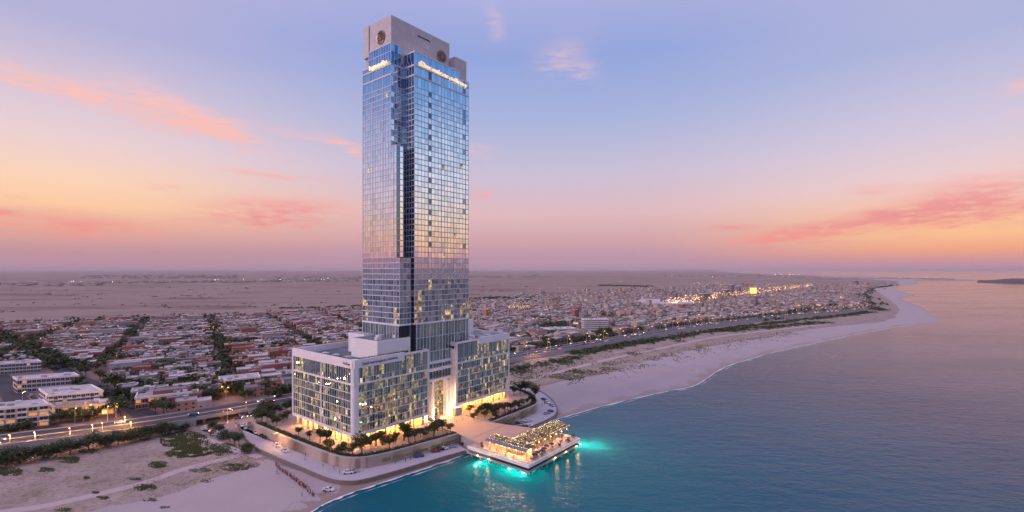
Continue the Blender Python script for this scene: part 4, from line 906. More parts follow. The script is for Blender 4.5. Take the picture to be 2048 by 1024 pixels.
def para(mt):
    t = thing('parasol', 'x', 'parasol', (0, 0, 0)); g = MB(); g.tube((0, 0, 0), (0, 0, 2.5), .04, n=6); g.tube((0, 0, 0), (0, 0, .12), .3, n=8); part('pole', g, M_frame, t)
    g = MB(); n = 8; pts = [(1.45*math.cos(2*math.pi*k/n), 1.45*math.sin(2*math.pi*k/n), 2.1) for k in range(n)]
    for k in range(n): g.poly([pts[k], pts[(k+1) % n], (0, 0, 2.62)]); a = pts[k]; b = pts[(k+1) % n]; g.quad((a[0], a[1], 1.95), (b[0], b[1], 1.95), b, a)
    part('canopy', g, mt, t); return t
pt, pc = tbl(), chr_(); pps = {'dark blue': para(M_navy), 'white': para(M_cloth)}
tabs = [(53, -71), (56.5, -69.5), (60, -72), (63.5, -70), (67, -72), (71, -70), (74, -72.2), (77, -70.5), (50.5, -72.8), (47, -71.4), (43.5, -72.5), (58, -61), (62, -60), (66, -62), (70, -60), (74, -62), (78, -60), (41.3, -49), (41.3, -54), (41.2, -59), (41.3, -64), (79.3, -66)]
lt, lc, lp = [], [], []
for i, (s_, t_) in enumerate(tabs):
    o = dup(pt, BW(s_, t_, 4.5), ANG, group='dining tables on the pier'); reg = 'inside the pavilion front' if s_ < 42 else ('under the pergola' if t_ > -63 else 'on the open pier edge'); lt.append((o, 'small round wooden dining table', reg))
    for k in range(3 if i % 3 else 4):
        a = k*math.pi*2/3+i if i % 3 else k*math.pi/2+i*.3
        p = BW(s_+.85*math.cos(a), t_+.85*math.sin(a), 4.5); o = dup(pc, p, ANG+a-math.pi/2, group='dining chairs on the pier'); lc.append((o, 'pale dining chair at a round table', reg))
for i, (s_, t_, c) in enumerate([(51.5, -72.4, 'dark blue'), (54.3, -71.6, 'dark blue'), (57.7, -70.6, 'dark blue'), (48.6, -71.9, 'dark blue'), (45.4, -72.6, 'dark blue'), (61.6, -70.9, 'dark blue'), (68.8, -70.4, 'white'), (75.6, -71, 'white'), (49.8, -69.4, 'white')]):
    lp.append((dup(pps[c], BW(s_, t_, 4.5), i, group='open parasols on the pier'), c+' parasol open over tables', 'on the pier edge'))
for l in (lt, lc, lp): number_labels(l)
kill(pt); kill(pc); [kill(p) for p in pps.values()]
# planters on the pier
pl_ = []
for s_, t_ in ((64.5, -73.6), (72.5, -73.8), (80, -72), (42.5, -43), (40, -45.5), (52, -67.8)):
    q = thing('planter', 'x', 'planter', (s_, t_, 4.5), 'B', 'planters on the pier'); g = MB(); g.prism([(s_-.5, t_-.5), (s_+.5, t_-.5), (s_+.5, t_+.5), (s_-.5, t_+.5)], 4.51, 5.2); part('pot', g, M_stone, q)
    g = MB(); blades(g, s_, t_, 5.2, 70, .7, 1.3, .22); part('foliage', g, M_lf, q); pl_.append((q, 'square stone planter with a green bush', 'on the pier'))
number_labels(pl_)
# lights along the pier: turquoise ones at the water, warm ones on the edge
M_aqua = mat('aqua_lens', (.8, 1, 1), .3, emit=(.55, 1, .95), estr=14)
al = []
for x, y, e in ((960,926,10000),(1019,939,9000),(1046,947,10000),(1161,889,8500)):
    p = px(x, y, -.4); q = thing('underwater_light', 'x', 'light', (p.x, p.y, -.4), group='turquoise lights in the water round the pier'); ORG[q.name] = tuple(q.location)
    g = MB(); g.tube((p.x, p.y, -.45), (p.x, p.y, -.2), .62, n=14); part('housing', g, M_frame, q); g = MB(); g.tube((p.x, p.y, -.2), (p.x, p.y, -.12), .55, n=14); part('lens', g, M_aqua, q)
    d = bpy.data.lights.new('water_lamp', 'POINT'); d.energy = e; d.color = (.10, 1, .85); d.shadow_soft_size = 1.5; o = bpy.data.objects.new('water_lamp', d); COL.objects.link(o); o.parent = q; o.location = (0, 0, -4.2)
    al.append((q, 'round turquoise light glowing at the water surface', 'beside the pier'))
    if x > 1100:
        for dx in (8,): l2 = bpy.data.objects.new('water_lamp', d); COL.objects.link(l2); l2.parent = q; l2.location = (dx, -.3*dx, -6.5)  # extra lamp without a fitting, added to stretch this glow
number_labels(al); al = []
for s_, t_ in ((S0-.3, -52), (58, T0-.3), (67.5, T0-.3), (S0-.3, -45), (77, T0-.3)):
    q = thing('edge_lamp', 'x', 'lamp', (s_, t_, 2.2), 'B', 'warm lamps on the outer face of the pier'); g = MB(); g.box(s_-.2, s_+.2, t_-.2, t_+.2, 2.2, 2.5); part('bracket', g, M_bronze, q)
    g = MB(); g.ball((s_, t_, 2.0), .24, n=8); part('bulb', g, M_glow2, q); al.append((q, 'small warm lamp fixed under the rim', 'on the pier face')); point('edge_bulb', (s_ + (-.9 if s_ < 40 else 0), t_ + (-.9 if s_ > 40 else 0), 1.6), 260, parent=q)
number_labels(al)
# ================================================================== trees
def make_tree(name, h, cr, blobs, leaves, size, label='x', bare=.35, cat='tree', nolimb=False, seed=1):
    rr = random.Random(seed); t = thing(name, label, cat, (0, 0, 0))
    g = MB(); th = h*bare; lean = rr.uniform(-.06, .06)*h
    g.tube((0, 0, 0), (lean*.5, 0, th), .035*h, .022*h, n=6); 
    cs = []
    for i in range(blobs):
        a = 2.4*i+rr.random(); q = cr*.62*math.sqrt((i+.5)/blobs); z = th+(h-th)*(.25+.55*rr.random())
        c = (lean+q*math.cos(a), q*math.sin(a), z); cs.append((c, cr*rr.uniform(.38, .62)))
        if not nolimb and i < 6: g.tube((lean*.5, 0, th*.92), c, .014*h, .005*h, n=4, caps=False)
    part('trunk', g, M_bark, t); g = MB()
    for k in range(leaves):
        c, r = cs[k % blobs]; v = Vector((rr.gauss(0, 1), rr.gauss(0, 1), rr.gauss(0, 1))).normalized(); d = r*(rr.random()**.45); x, y, z = c[0]+v.x*d, c[1]+v.y*d, c[2]+v.z*d*.72
        b = rr.uniform(0, 6.28); e = rr.uniform(-.7, .7); sz = size*rr.uniform(.6, 1.3); dx, dy, dz = math.cos(b)*sz, math.sin(b)*sz, e*sz
        m = 0 if rr.random() < .45 else (1 if rr.random() < .72 else 2)
        g.poly([(x-dx, y-dy, z-dz), (x+dy*.55, y-dx*.55, z+.25*sz), (x+dx, y+dy, z+dz), (x-dy*.55, y+dx*.55, z-.15*sz)], m)
    part('crown', g, M_lf, t); return t
TR = [make_tree('tree', 7.5, 3.5, 12, 1100, .36, seed=1, bare=.27), make_tree('tree', 6, 3.0, 9, 800, .34, seed=2, bare=.25), make_tree('tree', 8.6, 3.6, 13, 1200, .38, seed=3, bare=.36), make_tree('tree', 6.5, 2.9, 8, 700, .36, seed=9, bare=.3)]
BU = [make_tree('bush_tree', 7, 5.2, 16, 1500, .42, bare=.12, seed=4), make_tree('bush_tree', 6, 4.6, 14, 1300, .42, bare=.1, seed=5)]
CT = [make_tree('tree', 8, 4.2, 8, 330, .75, bare=.22, seed=6), make_tree('tree', 7, 3.8, 7, 280, .75, bare=.2, seed=7), make_tree('tree', 10, 4.4, 9, 360, .8, bare=.3, seed=8)]
trl = []
def put_tree(p, proto, where, desc, group, sc=None):
    sc = sc or R.uniform(.72, 1.22); o = dup(proto, p, R.uniform(0, 6.28), (sc*R.uniform(.9, 1.1), sc*R.uniform(.9, 1.1), sc), group=group); trl.append((o, desc, where)); return o
G1 = 'garden trees on the hotel terrace'
for x, y in [(596,870),(619,877),(640,886),(653,888),(659,905),(683,912),(689,901),(724,912),(742,898),(752,893),(765,890),(779,899),(791,885),(808,881),(817,884),(830,883),(841,874),(848,876),(858,868),(868,871),(875,862),(885,862),(901,864),(812,872),(705,914)]:
    put_tree(px(x, y, 6.02), R.choice(TR), 'in front of the left hotel wing' if x > 705 else 'beside the hotel left end', 'slender green uplit tree' , G1)
for x, y in [(509,838),(520,832),(534,842),(545,846),(554,852),(566,846),(530,826),(547,824),(560,826),(572,822),(583,826),(541,834),(575,838),(524,846)]:
    put_tree(px(x, y, 6.02), R.choice(TR+BU[1:]), 'in the garden left of the hotel', 'rounded dark green tree', G1)
for x, y in [(940,828),(954,832),(963,828),(973,830),(980,826),(986,832),(998,828),(1009,824),(1015,820),(1021,824),(1030,820),(1044,812),(1054,810),(1062,804),(1038,818),(1070,800),(1028,790),(1040,787),(1050,789),(992,838),(948,840),(970,838)]:
    put_tree(px(x, y, 6.02), R.choice(TR), 'in front of the right hotel wing', 'bushy green garden tree', G1)
G2 = 'big round bushes between highway and dunes'
for x, y, s in [(-60,940,1.1),(-20,935,1.2),(12,931,1.15),(48,926,1.1),(85,919,1.15),(112,913,.9),(140,909,1.1),(178,900,1.15),(212,893,.9),(236,890,1.0),(262,884,.95),(290,878,1.1),(324,870,1.15),(350,866,.7),(370,862,.7)]:
    put_tree(px(x, y, 0), R.choice(BU), 'between the highway and the dunes', 'wide dark round bush', G2, s*1.05)
for x, y in [(437,872),(448,878),(460,884),(470,890),(478,893),(425,866),(494,906)]:
    put_tree(px(x, y, 0), R.choice(BU[1:]+TR), 'beside the service road', 'dark roadside tree', 'trees by the service road', .8)
G3 = 'street trees along the city side of the highway'
for x0, y0, x1, y1, n in [(0,872,62,862,6),(100,850,200,838,7),(350,812,432,797,9),(438,794,500,786,4),(500,784,585,768,9),(1020,708,1090,694,6),(1100,690,1180,678,5)]:
    for k in range(n): f = (k+.5)/n; put_tree(px(x0+(x1-x0)*f, y0+(y1-y0)*f+R.uniform(-3, 1), 0), R.choice(CT[:2]+BU[:1]), 'on the city side of the highway', 'leafy dark street tree', G3, R.uniform(.75, 1.05))
for i in range(46):
    f = i/45; k = f*(len(AV)-1); a = Vector(AV[int(min(k, len(AV)-2))]); b = Vector(AV[int(min(k, len(AV)-2))+1]); q = a.lerp(b, k-int(min(k, len(AV)-2)))
    n_ = Vector((-(b-a).y, (b-a).x)).normalized()*R.choice((-8.5, 8.5, -6, 10)); put_tree((q.x+n_.x, q.y+n_.y, 0), R.choice(CT), 'along the diagonal avenue', 'broad dark avenue tree', 'avenue trees', R.uniform(.9, 1.35))
# ================================================================== town
def wallmat(name, col, wx=2.6, wz=3.1, lit=.0):
    m = mat(name, col, .9, noise=(.12, .45, tuple(c*.72 for c in col))); nt = m.node_tree; b = nt.nodes['Principled BSDF']; old = b.inputs['Base Color'].links[0].from_socket; N = nt.nodes.new; L = nt.links.new
    co = N('ShaderNodeTexCoord'); s = N('ShaderNodeSeparateXYZ'); L(co.outputs['Object'], s.inputs[0]); a = N('ShaderNodeMath'); a.operation = 'ADD'; L(s.outputs[0], a.inputs[0]); L(s.outputs[1], a.inputs[1])
    def band(v, per, lo, hi):
        d = N('ShaderNodeMath'); d.operation = 'DIVIDE'; L(v, d.inputs[0]); d.inputs[1].default_value = per
        f = N('ShaderNodeMath'); f.operation = 'FRACT'; L(d.outputs[0], f.inputs[0])
        g1 = N('ShaderNodeMath'); g1.operation = 'GREATER_THAN'; L(f.outputs[0], g1.inputs[0]); g1.inputs[1].default_value = lo
        g2 = N('ShaderNodeMath'); g2.operation = 'LESS_THAN'; L(f.outputs[0], g2.inputs[0]); g2.inputs[1].default_value = hi
        q = N('ShaderNodeMath'); q.operation = 'MULTIPLY'; L(g1.outputs[0], q.inputs[0]); L(g2.outputs[0], q.inputs[1]); return q.outputs[0], d.outputs[0]
    bx, dx = band(a.outputs[0], wx, .28, .66); bz, dz = band(s.outputs[2], wz, .35, .72)
    w = N('ShaderNodeMath'); w.operation = 'MULTIPLY'; L(bx, w.inputs[0]); L(bz, w.inputs[1])
    ge = N('ShaderNodeNewGeometry'); sn = N('ShaderNodeSeparateXYZ'); L(ge.outputs['True Normal'], sn.inputs[0]); ab = N('ShaderNodeMath'); ab.operation = 'LESS_THAN'; L(sn.outputs[2], ab.inputs[0]); ab.inputs[1].default_value = .5
    w2 = N('ShaderNodeMath'); w2.operation = 'MULTIPLY'; L(w.outputs[0], w2.inputs[0]); L(ab.outputs[0], w2.inputs[1])
    mx = N('ShaderNodeMix'); mx.data_type = 'RGBA'; L(w2.outputs[0], mx.inputs[0]); L(old, mx.inputs[6]); mx.inputs[7].default_value = (.035, .035, .05, 1); L(mx.outputs[2], b.inputs['Base Color'])
    if lit:
        fx = N('ShaderNodeMath'); fx.operation = 'FLOOR'; L(dx, fx.inputs[0]); fz = N('ShaderNodeMath'); fz.operation = 'FLOOR'; L(dz, fz.inputs[0]); cm = N('ShaderNodeCombineXYZ'); L(fx.outputs[0], cm.inputs[0]); L(fz.outputs[0], cm.inputs[1])
        wn = N('ShaderNodeTexWhiteNoise'); L(cm.outputs[0], wn.inputs['Vector']); lt_ = N('ShaderNodeMath'); lt_.operation = 'LESS_THAN'; L(wn.outputs['Value'], lt_.inputs[0]); lt_.inputs[1].default_value = lit
        e = N('ShaderNodeMath'); e.operation = 'MULTIPLY'; L(lt_.outputs[0], e.inputs[0]); L(w2.outputs[0], e.inputs[1]); e2 = N('ShaderNodeMath'); e2.operation = 'MULTIPLY'; L(e.outputs[0], e2.inputs[0]); e2.inputs[1].default_value = 1.6
        b.inputs['Emission Color'].default_value = (1, .6, .22, 1); L(e2.outputs[0], b.inputs['Emission Strength'])
    return m
WC = [('brick red', (.37, .11, .08)), ('terracotta', (.40, .18, .12)), ('dusty pink', (.42, .26, .22)), ('beige', (.42, .33, .26)), ('pale lilac', (.42, .38, .40)), ('grey', (.24, .22, .24)), ('cream', (.45, .38, .31))]
M_wall = [mat('house_wall_'+n.replace(' ', '_'), c, .9, noise=(.15, .5, tuple(q*.7 for q in c))) for n, c in WC]
M_wallw = [wallmat('far_wall_'+n.replace(' ', '_'), c, lit=.03) for n, c in WC]
RC = [('white', (.54, .49, .50)), ('pale grey', (.40, .355, .37)), ('grey', (.24, .21, .22)), ('tan', (.36, .265, .21)), ('terracotta', (.29, .13, .105))]
M_rf = [mat('flat_roof_'+n.replace(' ', '_'), c, .9, noise=(.2, .7, tuple(q*.62 for q in c))) for n, c in RC]
M_win = mat('window_dark', (.03, .035, .05), .15, spec=.6); M_winl = mat('window_lit', (.5, .3, .12), .5, noise=(1.1, .9, (.1, .05, .02)), emit=(1, .42, .10), estr=.55)
M_hframe = mat('window_frame', (.5, .48, .5), .6); M_door = mat('door_brown', (.12, .07, .05), .6)
parks = [tuple(px(x, y)[:2])+(r,) for x, y, r in [(480,690,18),(800,640,40),(1080,640,30),(1240,635,40),(985,598,70),(1335,607,60),(1500,640,30)]]
APT = px(170, 790)
hbox = []
def excluded(p, rad):
    if not inpoly(p, city_poly): return True
    if dist_line(p, HW_C) < HWW+11+rad: return True
    if dist_line(p, AV) < 9+rad or dist_line(p, SIDE) < 7+rad: return True
    x, y = proj((p[0], p[1], 0))
    if x < 232 and y > 737: return True
    if 1085 < x < 1230 and 650 < y < 676: return True
    if 1497 < x < 1518 and 576 < y < 594: return True
    return any(math.hypot(p[0]-a, p[1]-b) < r for a, b, r in parks)
HW_C = hwy[::2]+[hwy[-1]]
rh = random.Random(21); lots = []
def district(o, ang, amax, gmax, amin, side):
    Lx, Ly = math.cos(ang), math.sin(ang); gy = 0; row = 0
    while gy < gmax:
        a = amin
        while a < amax:
            far_k = gy/gmax
            big = rh.random() < (.35 if gy < 60 else .06); w = rh.uniform(7.5, 13) if not big else rh.uniform(15, 24); d = 10.8
            c = (o[0]+Lx*(a+w/2)-Ly*(gy+d/2), o[1]+Ly*(a+w/2)+Lx*(gy+d/2)); jit = int((a+2000)//95) != int((a+w+2000)//95)
            if c[1] > 100 and abs(c[0]/c[1]) < 1.15 and not jit and rh.random() < .975:
                X, Y = proj((c[0], c[1], 0))
                if (side == 'l') == (X < 880) and (Y < 850): lots.append((c, w-.15, d-.15, ang, big, X, Y))
            a += w
            if jit: a += 7
        row += 1; gy += 11.0 if row % 2 else 11.0+rh.choice((4.5, 5.5, 6))
district((-257, 262), math.radians(33), 900, 1300, -750, 'l')
district((-5, 495), math.radians(42), 1500, 900, -300, 'r')
lots = [l for l in lots if not excluded(l[0], max(l[1], l[2])*.45)]
# far part of the town: coarser lots
for _ in range(16000):
    Y = HC*F/(rh.uniform(566, 612)-HOR); X = rh.uniform(930, 1800); c = ((X-1024)/F*Y, Y)
    Yp = proj((c[0], c[1], 0))[1]
    if Y < 1150: continue
    if dist_line(c, HW_C) < 24 or not inpoly(c, city_poly): continue
    if any(math.hypot(c[0]-a, c[1]-b) < r for a, b, r in parks): continue
    if 1497 < X < 1518 and 576 < Yp < 594: continue
    w = rh.uniform(9, 22); lots.append((c, w, rh.uniform(9, 16), math.radians(42)+rh.choice((0, math.pi/2)), False, X, Yp))
seen = set(); L2 = []
for l in lots:
    if l[6] < 619 and l[5] > 900:
        k = (int(l[0][0]//15), int(l[0][1]//17))
        if k in seen: continue
        seen.add(k)
    L2.append(l)
lots = []
for c, w, d, a, big, X, Y in L2:
    h = rh.uniform(4.2, 8.2)+(rh.uniform(1, 4) if big else 0)
    if X > 880 and Y < 640: h = rh.uniform(3.8, 8) if rh.random() < .97 else rh.uniform(9, 18)
    red = pnoise((c[0]*.02, c[1]*.02, 5)); 
    wc = rh.choices(range(7), (7, 6, 4, 3, 2, 1.5, 2) if X < 900 else (.8, 1.5, 3, 4, 6, 5, 4))[0]; rc = rh.choices(range(5), (5, 5, 3, 2, 2.6) if X < 900 else (4, 6, 5, 3, .8))[0]
    lots.append((w*h*F*F/c[1]**2, c, w, d, a, h, wc, rc, X, Y, big))
lots.sort(key=lambda l: -l[0])
items = []
def where_house(X, Y):
    z = ('left of the avenue' if X < 150 else 'by the avenue' if X < 300 else 'left of hotel' if X < 560 else 'behind left wing' if X < 900 else 'right of hotel')
    return z+(' near highway' if (Y > 740 or (X > 900 and Y > 665)) else ' further back' if Y < 700 else '')
for n, (sc, c, w, d, a, h, wc, rc, X, Y, big) in enumerate(lots[:300]):
    lab = '%s house with %s roof' % (WC[wc][0], RC[rc][0]); t = thing('house', lab, 'house', (c[0], c[1], 0), group='flat-roofed town houses', rz=a); ORG[t.name] = (0, 0, 0)
    items.append((t, ('big ' if big else '')+lab, where_house(X, Y)))
    g = MB(); g.box(-w/2, w/2, -d/2, d/2, 0, h, 0); part('wall', g, M_wall[wc], t)
    g = MB(); e = .12; g.box(-w/2+.25, w/2-.25, -d/2+.25, d/2-.25, h+.003, h+.1, 0)
    for b in ((-w/2-e, w/2+e, -d/2-e, -d/2+.25), (-w/2-e, w/2+e, d/2-.25, d/2+e), (-w/2-e, -w/2+.25, -d/2+.25, d/2-.25), (w/2-.25, w/2+e, -d/2+.25, d/2-.25)): g.box(*b, h-.15, h+.55, 0)
    rf = part('roof', g, M_rf[rc], t)
    if rh.random() < .6:
        g = MB(); x0 = rh.uniform(-w/2+.6, w/2-3.2); y0 = rh.uniform(-d/2+.6, d/2-3.4); g.box(x0, x0+2.6, y0, y0+2.8, h+.1, h+2.3); g.box(x0-.15, x0+2.75, y0-.15, y0+2.95, h+2.3, h+2.45); part('stair_hut', g, M_wall[rh.choice((3, 4, wc))], rf)
    if rh.random() < .55: g = MB(); x0 = rh.uniform(-w/2+1, w/2-1); y0 = rh.uniform(-d/2+1, d/2-1); g.tube((x0, y0, h+.1), (x0, y0, h+1.3), .55, n=8); part('water_tank', g, M_hframe, rf)
    if n < 200:
        nf = max(1, int(h//3)); k = max(2, int(w/3.2)); lim = 8 if n < 90 else 4; cnt = 0
        for f_ in range(nf):
            for i in range(k):
                if cnt >= lim: break
                if f_ == 0 and i == k//2:
                    g = MB(); x = -w/2+w*(i+.5)/k; g.box(x-.5, x+.5, -d/2-.06, -d/2+.05, 0, 2.1); part('door', g, M_door, t); continue
                x = -w/2+w*(i+.5)/k; z = f_*3+1.0; lit = rh.random() < .12; g = MB(); g.box(x-.65, x+.65, -d/2-.05, -d/2+.05, z, z+1.3, 0); wn = part('window', g, M_winl if lit else M_win, t)
                if n < 45: g = MB(); g.box(x-.75, x+.75, -d/2-.16, -d/2-.04, z-.12, z); part('sill', g, M_hframe, wn)
                cnt += 1
        for i in range(2 if n < 90 else 0):
            y = -d/2+d*(i+.5)/2; g = MB(); g.box(-w/2-.05, -w/2+.05, y-.6, y+.6, 1.0, 2.3); part('window', g, M_win, t)
number_labels(items)
g = MB(); nm = len(M_wallw)
for sc, c, w, d, a, h, wc, rc, X, Y, big in lots[300:]:
    ca, sa = math.cos(a), math.sin(a); i = len(g.v)
    for z in (0, h):
        for u_, v_ in ((-w/2, -d/2), (w/2, -d/2), (w/2, d/2), (-w/2, d/2)): g.v.append((c[0]+ca*u_-sa*v_, c[1]+sa*u_+ca*v_, z))
    g.f += [(i+4,i+5,i+6,i+7),(i,i+1,i+5,i+4),(i+1,i+2,i+6,i+5),(i+2,i+3,i+7,i+6),(i+3,i,i+4,i+7)]; g.m += [nm+rc]+[wc]*4
    if rh.random() < .5:
        u0 = rh.uniform(-w/2, w/2-3); v0 = rh.uniform(-d/2, d/2-3); i = len(g.v); hh = h+2.2
        for z in (h, hh):
            for u_, v_ in ((u0, v0), (u0+2.8, v0), (u0+2.8, v0+3), (u0, v0+3)): g.v.append((c[0]+ca*u_-sa*v_, c[1]+sa*u_+ca*v_, z))
        q = rh.choice((3, 4, 5)); g.f += [(i+4,i+5,i+6,i+7),(i,i+1,i+5,i+4),(i+1,i+2,i+6,i+5),(i+2,i+3,i+7,i+6),(i+3,i,i+4,i+7)]; g.m += [nm+rc]+[q]*4
single('distant_houses', g, M_wallw+M_rf, 'dense mass of small flat-roofed houses filling the rest of the town', 'houses', kind='stuff')
print('lots', len(lots))
# ------------------------------------------------------------------ apartment and mall blocks at the left
def block(name, label, o, Ld, Gd, ln, dp, h, wall, roofm, floors, bays, lit=.15, storefront=False, balc=False, rail_=True, cat='building'):
    """skewed block: o = front left ground corner, Ld along the front, Gd into the depth"""
    t = thing(name, label, cat, (o[0], o[1], 0)); Ld = Vector(Ld).normalized(); Gd = Vector(Gd).normalized(); q = lambda a, b: (Ld.x*a+Gd.x*b, Ld.y*a+Gd.y*b)
    g = MB(); g.prism([q(0, 0), q(ln, 0), q(ln, dp), q(0, dp)], 0, h); part('wall', g, wall, t)
    g = MB(); g.prism([q(.4, .4), q(ln-.4, .4), q(ln-.4, dp-.4), q(.4, dp-.4)], h+.005, h+.12); rf = part('roof', g, roofm, t)
    g = MB()
    for a0, a1, b0, b1 in ((-.3, ln+.3, -.3, .4), (-.3, ln+.3, dp-.4, dp+.3), (-.3, .4, .4, dp-.4), (ln-.4, ln+.3, .4, dp-.4)): g.prism([q(a0, b0), q(a1, b0), q(a1, b1), q(a0, b1)], h-.35, h+.9)
    part('parapet', g, M_white if wall is not M_wall[3] else M_rwall, rf)
    for k in range(9):
        a = R.uniform(1.5, ln-5); b = R.uniform(1.5, dp-4); g = MB(); s1_, s2_ = R.uniform(1.2, 3.5), R.uniform(1.2, 2.5); g.prism([q(a, b), q(a+s1_, b), q(a+s1_, b+s2_), q(a, b+s2_)], h+.12, h+R.uniform(.8, 2.2)); part('rooftop_unit', g, R.choice([M_frame, M_roofl, M_wall[3]]), rf)
    fh = h/floors
    for f_ in range(floors):
        for i in range(bays):
            a0, a1 = ln*(i+.12)/bays, ln*(i+.88)/bays; z = f_*fh
            m = M_winl if R.random() < lit else M_win
            if storefront and f_ == 0: m = R.choice((M_lobbyd, M_lobbyd, M_winl))
            g = MB(); g.prism([q(a0, -.08), q(a1, -.08), q(a1, .08), q(a0, .08)], z+fh*.22, z+fh*.82); wn = part('window', g, m, t); g = MB(); am = (a0+a1)/2
            g.prism([q(am-.06, -.14), q(am+.06, -.14), q(am+.06, -.07), q(am-.06, -.07)], z+fh*.22, z+fh*.82); part('frame', g, M_hframe, wn)
            if balc and f_ and i % 2 == 0: g = MB(); g.prism([q(a0-.3, -1.3), q(a1+.3, -1.3), q(a1+.3, -.02), q(a0-.3, -.02)], z+.05, z+.2); g.prism([q(a0-.3, -1.3), q(a1+.3, -1.3), q(a1+.3, -1.2), q(a0-.3, -1.2)], z+.2, z+1.1); part('balcony', g, M_white, t)
        for i in range(max(3, bays//2)):
            b0, b1 = dp*(i+.2)/max(3, bays//2), dp*(i+.8)/max(3, bays//2); z = f_*fh; g = MB(); g.prism([q(-.08, b0), q(.08, b0), q(.08, b1), q(-.08, b1)], z+fh*.22, z+fh*.8); part('window', g, M_winl if R.random() < lit*.6 else M_win, t)
        if f_: g = MB(); g.prism([q(-.12, -.12), q(ln+.12, -.12), q(ln+.12, dp+.1), q(-.12, dp+.1)], f_*fh-.15, f_*fh+.15); part('floor_band', g, M_white, t)
    return t
Ld = (.90, .43); Gd = (-.8, .6)
block('apartment_block', 'white four storey apartment block with orange lit rooms at the left edge', (px(-60,868).x, px(-60,868).y), Ld, Gd, 33, 16, 12, M_wall[4], M_rf[0], 4, 7, .3, balc=True)
C0 = px(110, 838); block('shopping_block', 'low tan shopping block with glowing shopfronts beside the highway', C0[:2], (.93, .36), Gd, 29, 15, 6.5, M_wall[3], M_rf[3], 2, 9, .3, storefront=True)
up = Vector((C0.x, C0.y, 0))+Vector((-.8, .6, 0))*2.5+Vector((.93, .36, 0))*4
t = thing('shop_attic', 'long beige upper storey box set back on the tan shopping block', 'building', (up.x, up.y, 6.65)); kill(t)
B0 = Vector((C0.x, C0.y, 0))+Vector((-.8, .6, 0))*17.5
block('apartment_block', 'large pale lilac apartment block with white roof behind the tan shopping block', (B0.x, B0.y), Ld, Gd, 27, 28, 11, M_wall[4], M_rf[0], 4, 12, .05, balc=True)
D0 = px(34, 787); block('apartment_block', 'white apartment block with blue glazing behind the lilac one', (D0.x, D0.y), Ld, Gd, 35, 16, 9.5, M_wall[4], M_rf[0], 3, 13, .06)
E0 = px(-30, 752); block('apartment_block', 'long bluish white apartment slab at left by the avenue trees', (E0.x, E0.y), Ld, Gd, 36, 14, 9, M_wall[4], M_rf[0], 3, 15, .03)
E1 = px(-60, 775); block('apartment_block', 'small pale block half hidden at the left edge beyond the side street', (E1.x, E1.y), Ld, Gd, 14, 14, 9, M_wall[4], M_rf[1], 3, 4, .1)
for x, y, ln, dp, h, wc, rc, lab in [(262,806,20,12,7,3,0,'beige two storey house with white roof at the avenue corner'),(270,836-16,34,18,7,1,1,'wide terracotta block with pale grey roof behind roadside trees'),(137,733,16,10,7,0,0,'brick red hall with white roof beside the avenue'),(440,788,26,16,9,1,0,'brown three storey corner building lit orange at street level'),
        (232,792,12,9,6,4,0,'small pale house with white roof beside the avenue trees'),(350,772,26,12,6,0,1,'long brick red terrace right of the terracotta block')]:
    p = px(x, y); block('town_block', lab, (p.x, p.y), (.85, .53), (-.55, .83), ln, dp, h, M_wall[wc], M_rf[rc], max(2, int(h/3)), max(4, int(ln/3.4)), .12, storefront='orange' in lab)
p = px(1170, 664); block('slab_block', 'tall white twin apartment slab standing above the houses right of the hotel', (p.x-1, p.y), (.98, .18), (-.2, .98), 37, 14, 17.5, M_white, M_rf[0], 6, 20, .0)
p = px(1100, 669); block('long_hall', 'long low white hall in front of the twin apartment slab', (p.x, p.y), (.97, .22), (-.5, .83), 42, 22, 7, M_white, M_rf[0], 2, 18, .05)
p = px(1499, 592); t = block('screen_tower', 'far tower with a glowing golden facade beside the boulevard', (p.x, p.y), (1, 0), (0, 1), 27, 14, 29, M_wall[5], M_rf[1], 5, 5, 1.0)
g = MB(); g.box(1.5, 24, -.6, -.2, 9, 28); part('lit_facade', g, mat('golden_screen', (1, .8, .3), .5, noise=(.12, .8, (.9, .4, .1)), emit=(1, .62, .10), estr=1.7), t)
for x, y, w_, h, lab in [(1463,594,14,40,'slim grey far tower left of the golden tower'),(1478,592,12,34,'second slim grey tower left of the golden one'),(1452,596,16,26,'short grey tower furthest left of the golden tower'),(1405,605,30,24,'pale round-edged block beside the boulevard lights'),(1710,571,36,26,'wide grey block near the far end of town'),(1040,609,30,14,'low lit hall among houses right of hotel')]:
    p = px(x, y); block('tower_block', lab, (p.x, p.y), (.9, .43), (-.43, .9), w_, 14, h, M_wall[5], M_rf[1], max(2, h//4), 5, .08)
g = MB(); e = px(1330, 609); n = 24; pts = [(e.x+70*math.cos(2*math.pi*k/n), e.y+95*math.sin(2*math.pi*k/n)) for k in range(n)]; g.prism(pts, 0, 7); part_ = thing('arena', 'wide flat white arena roof among the distant houses', 'arena', (e.x, e.y, 0)); ORG[part_.name] = (e.x, e.y, 0); part('wall', g, M_wall[4], part_); g = MB(); g.prism([(e.x+(x-e.x)*.97, e.y+(y-e.y)*.97) for x, y in pts], 7.01, 9); part('roof', g, M_rf[0], part_)
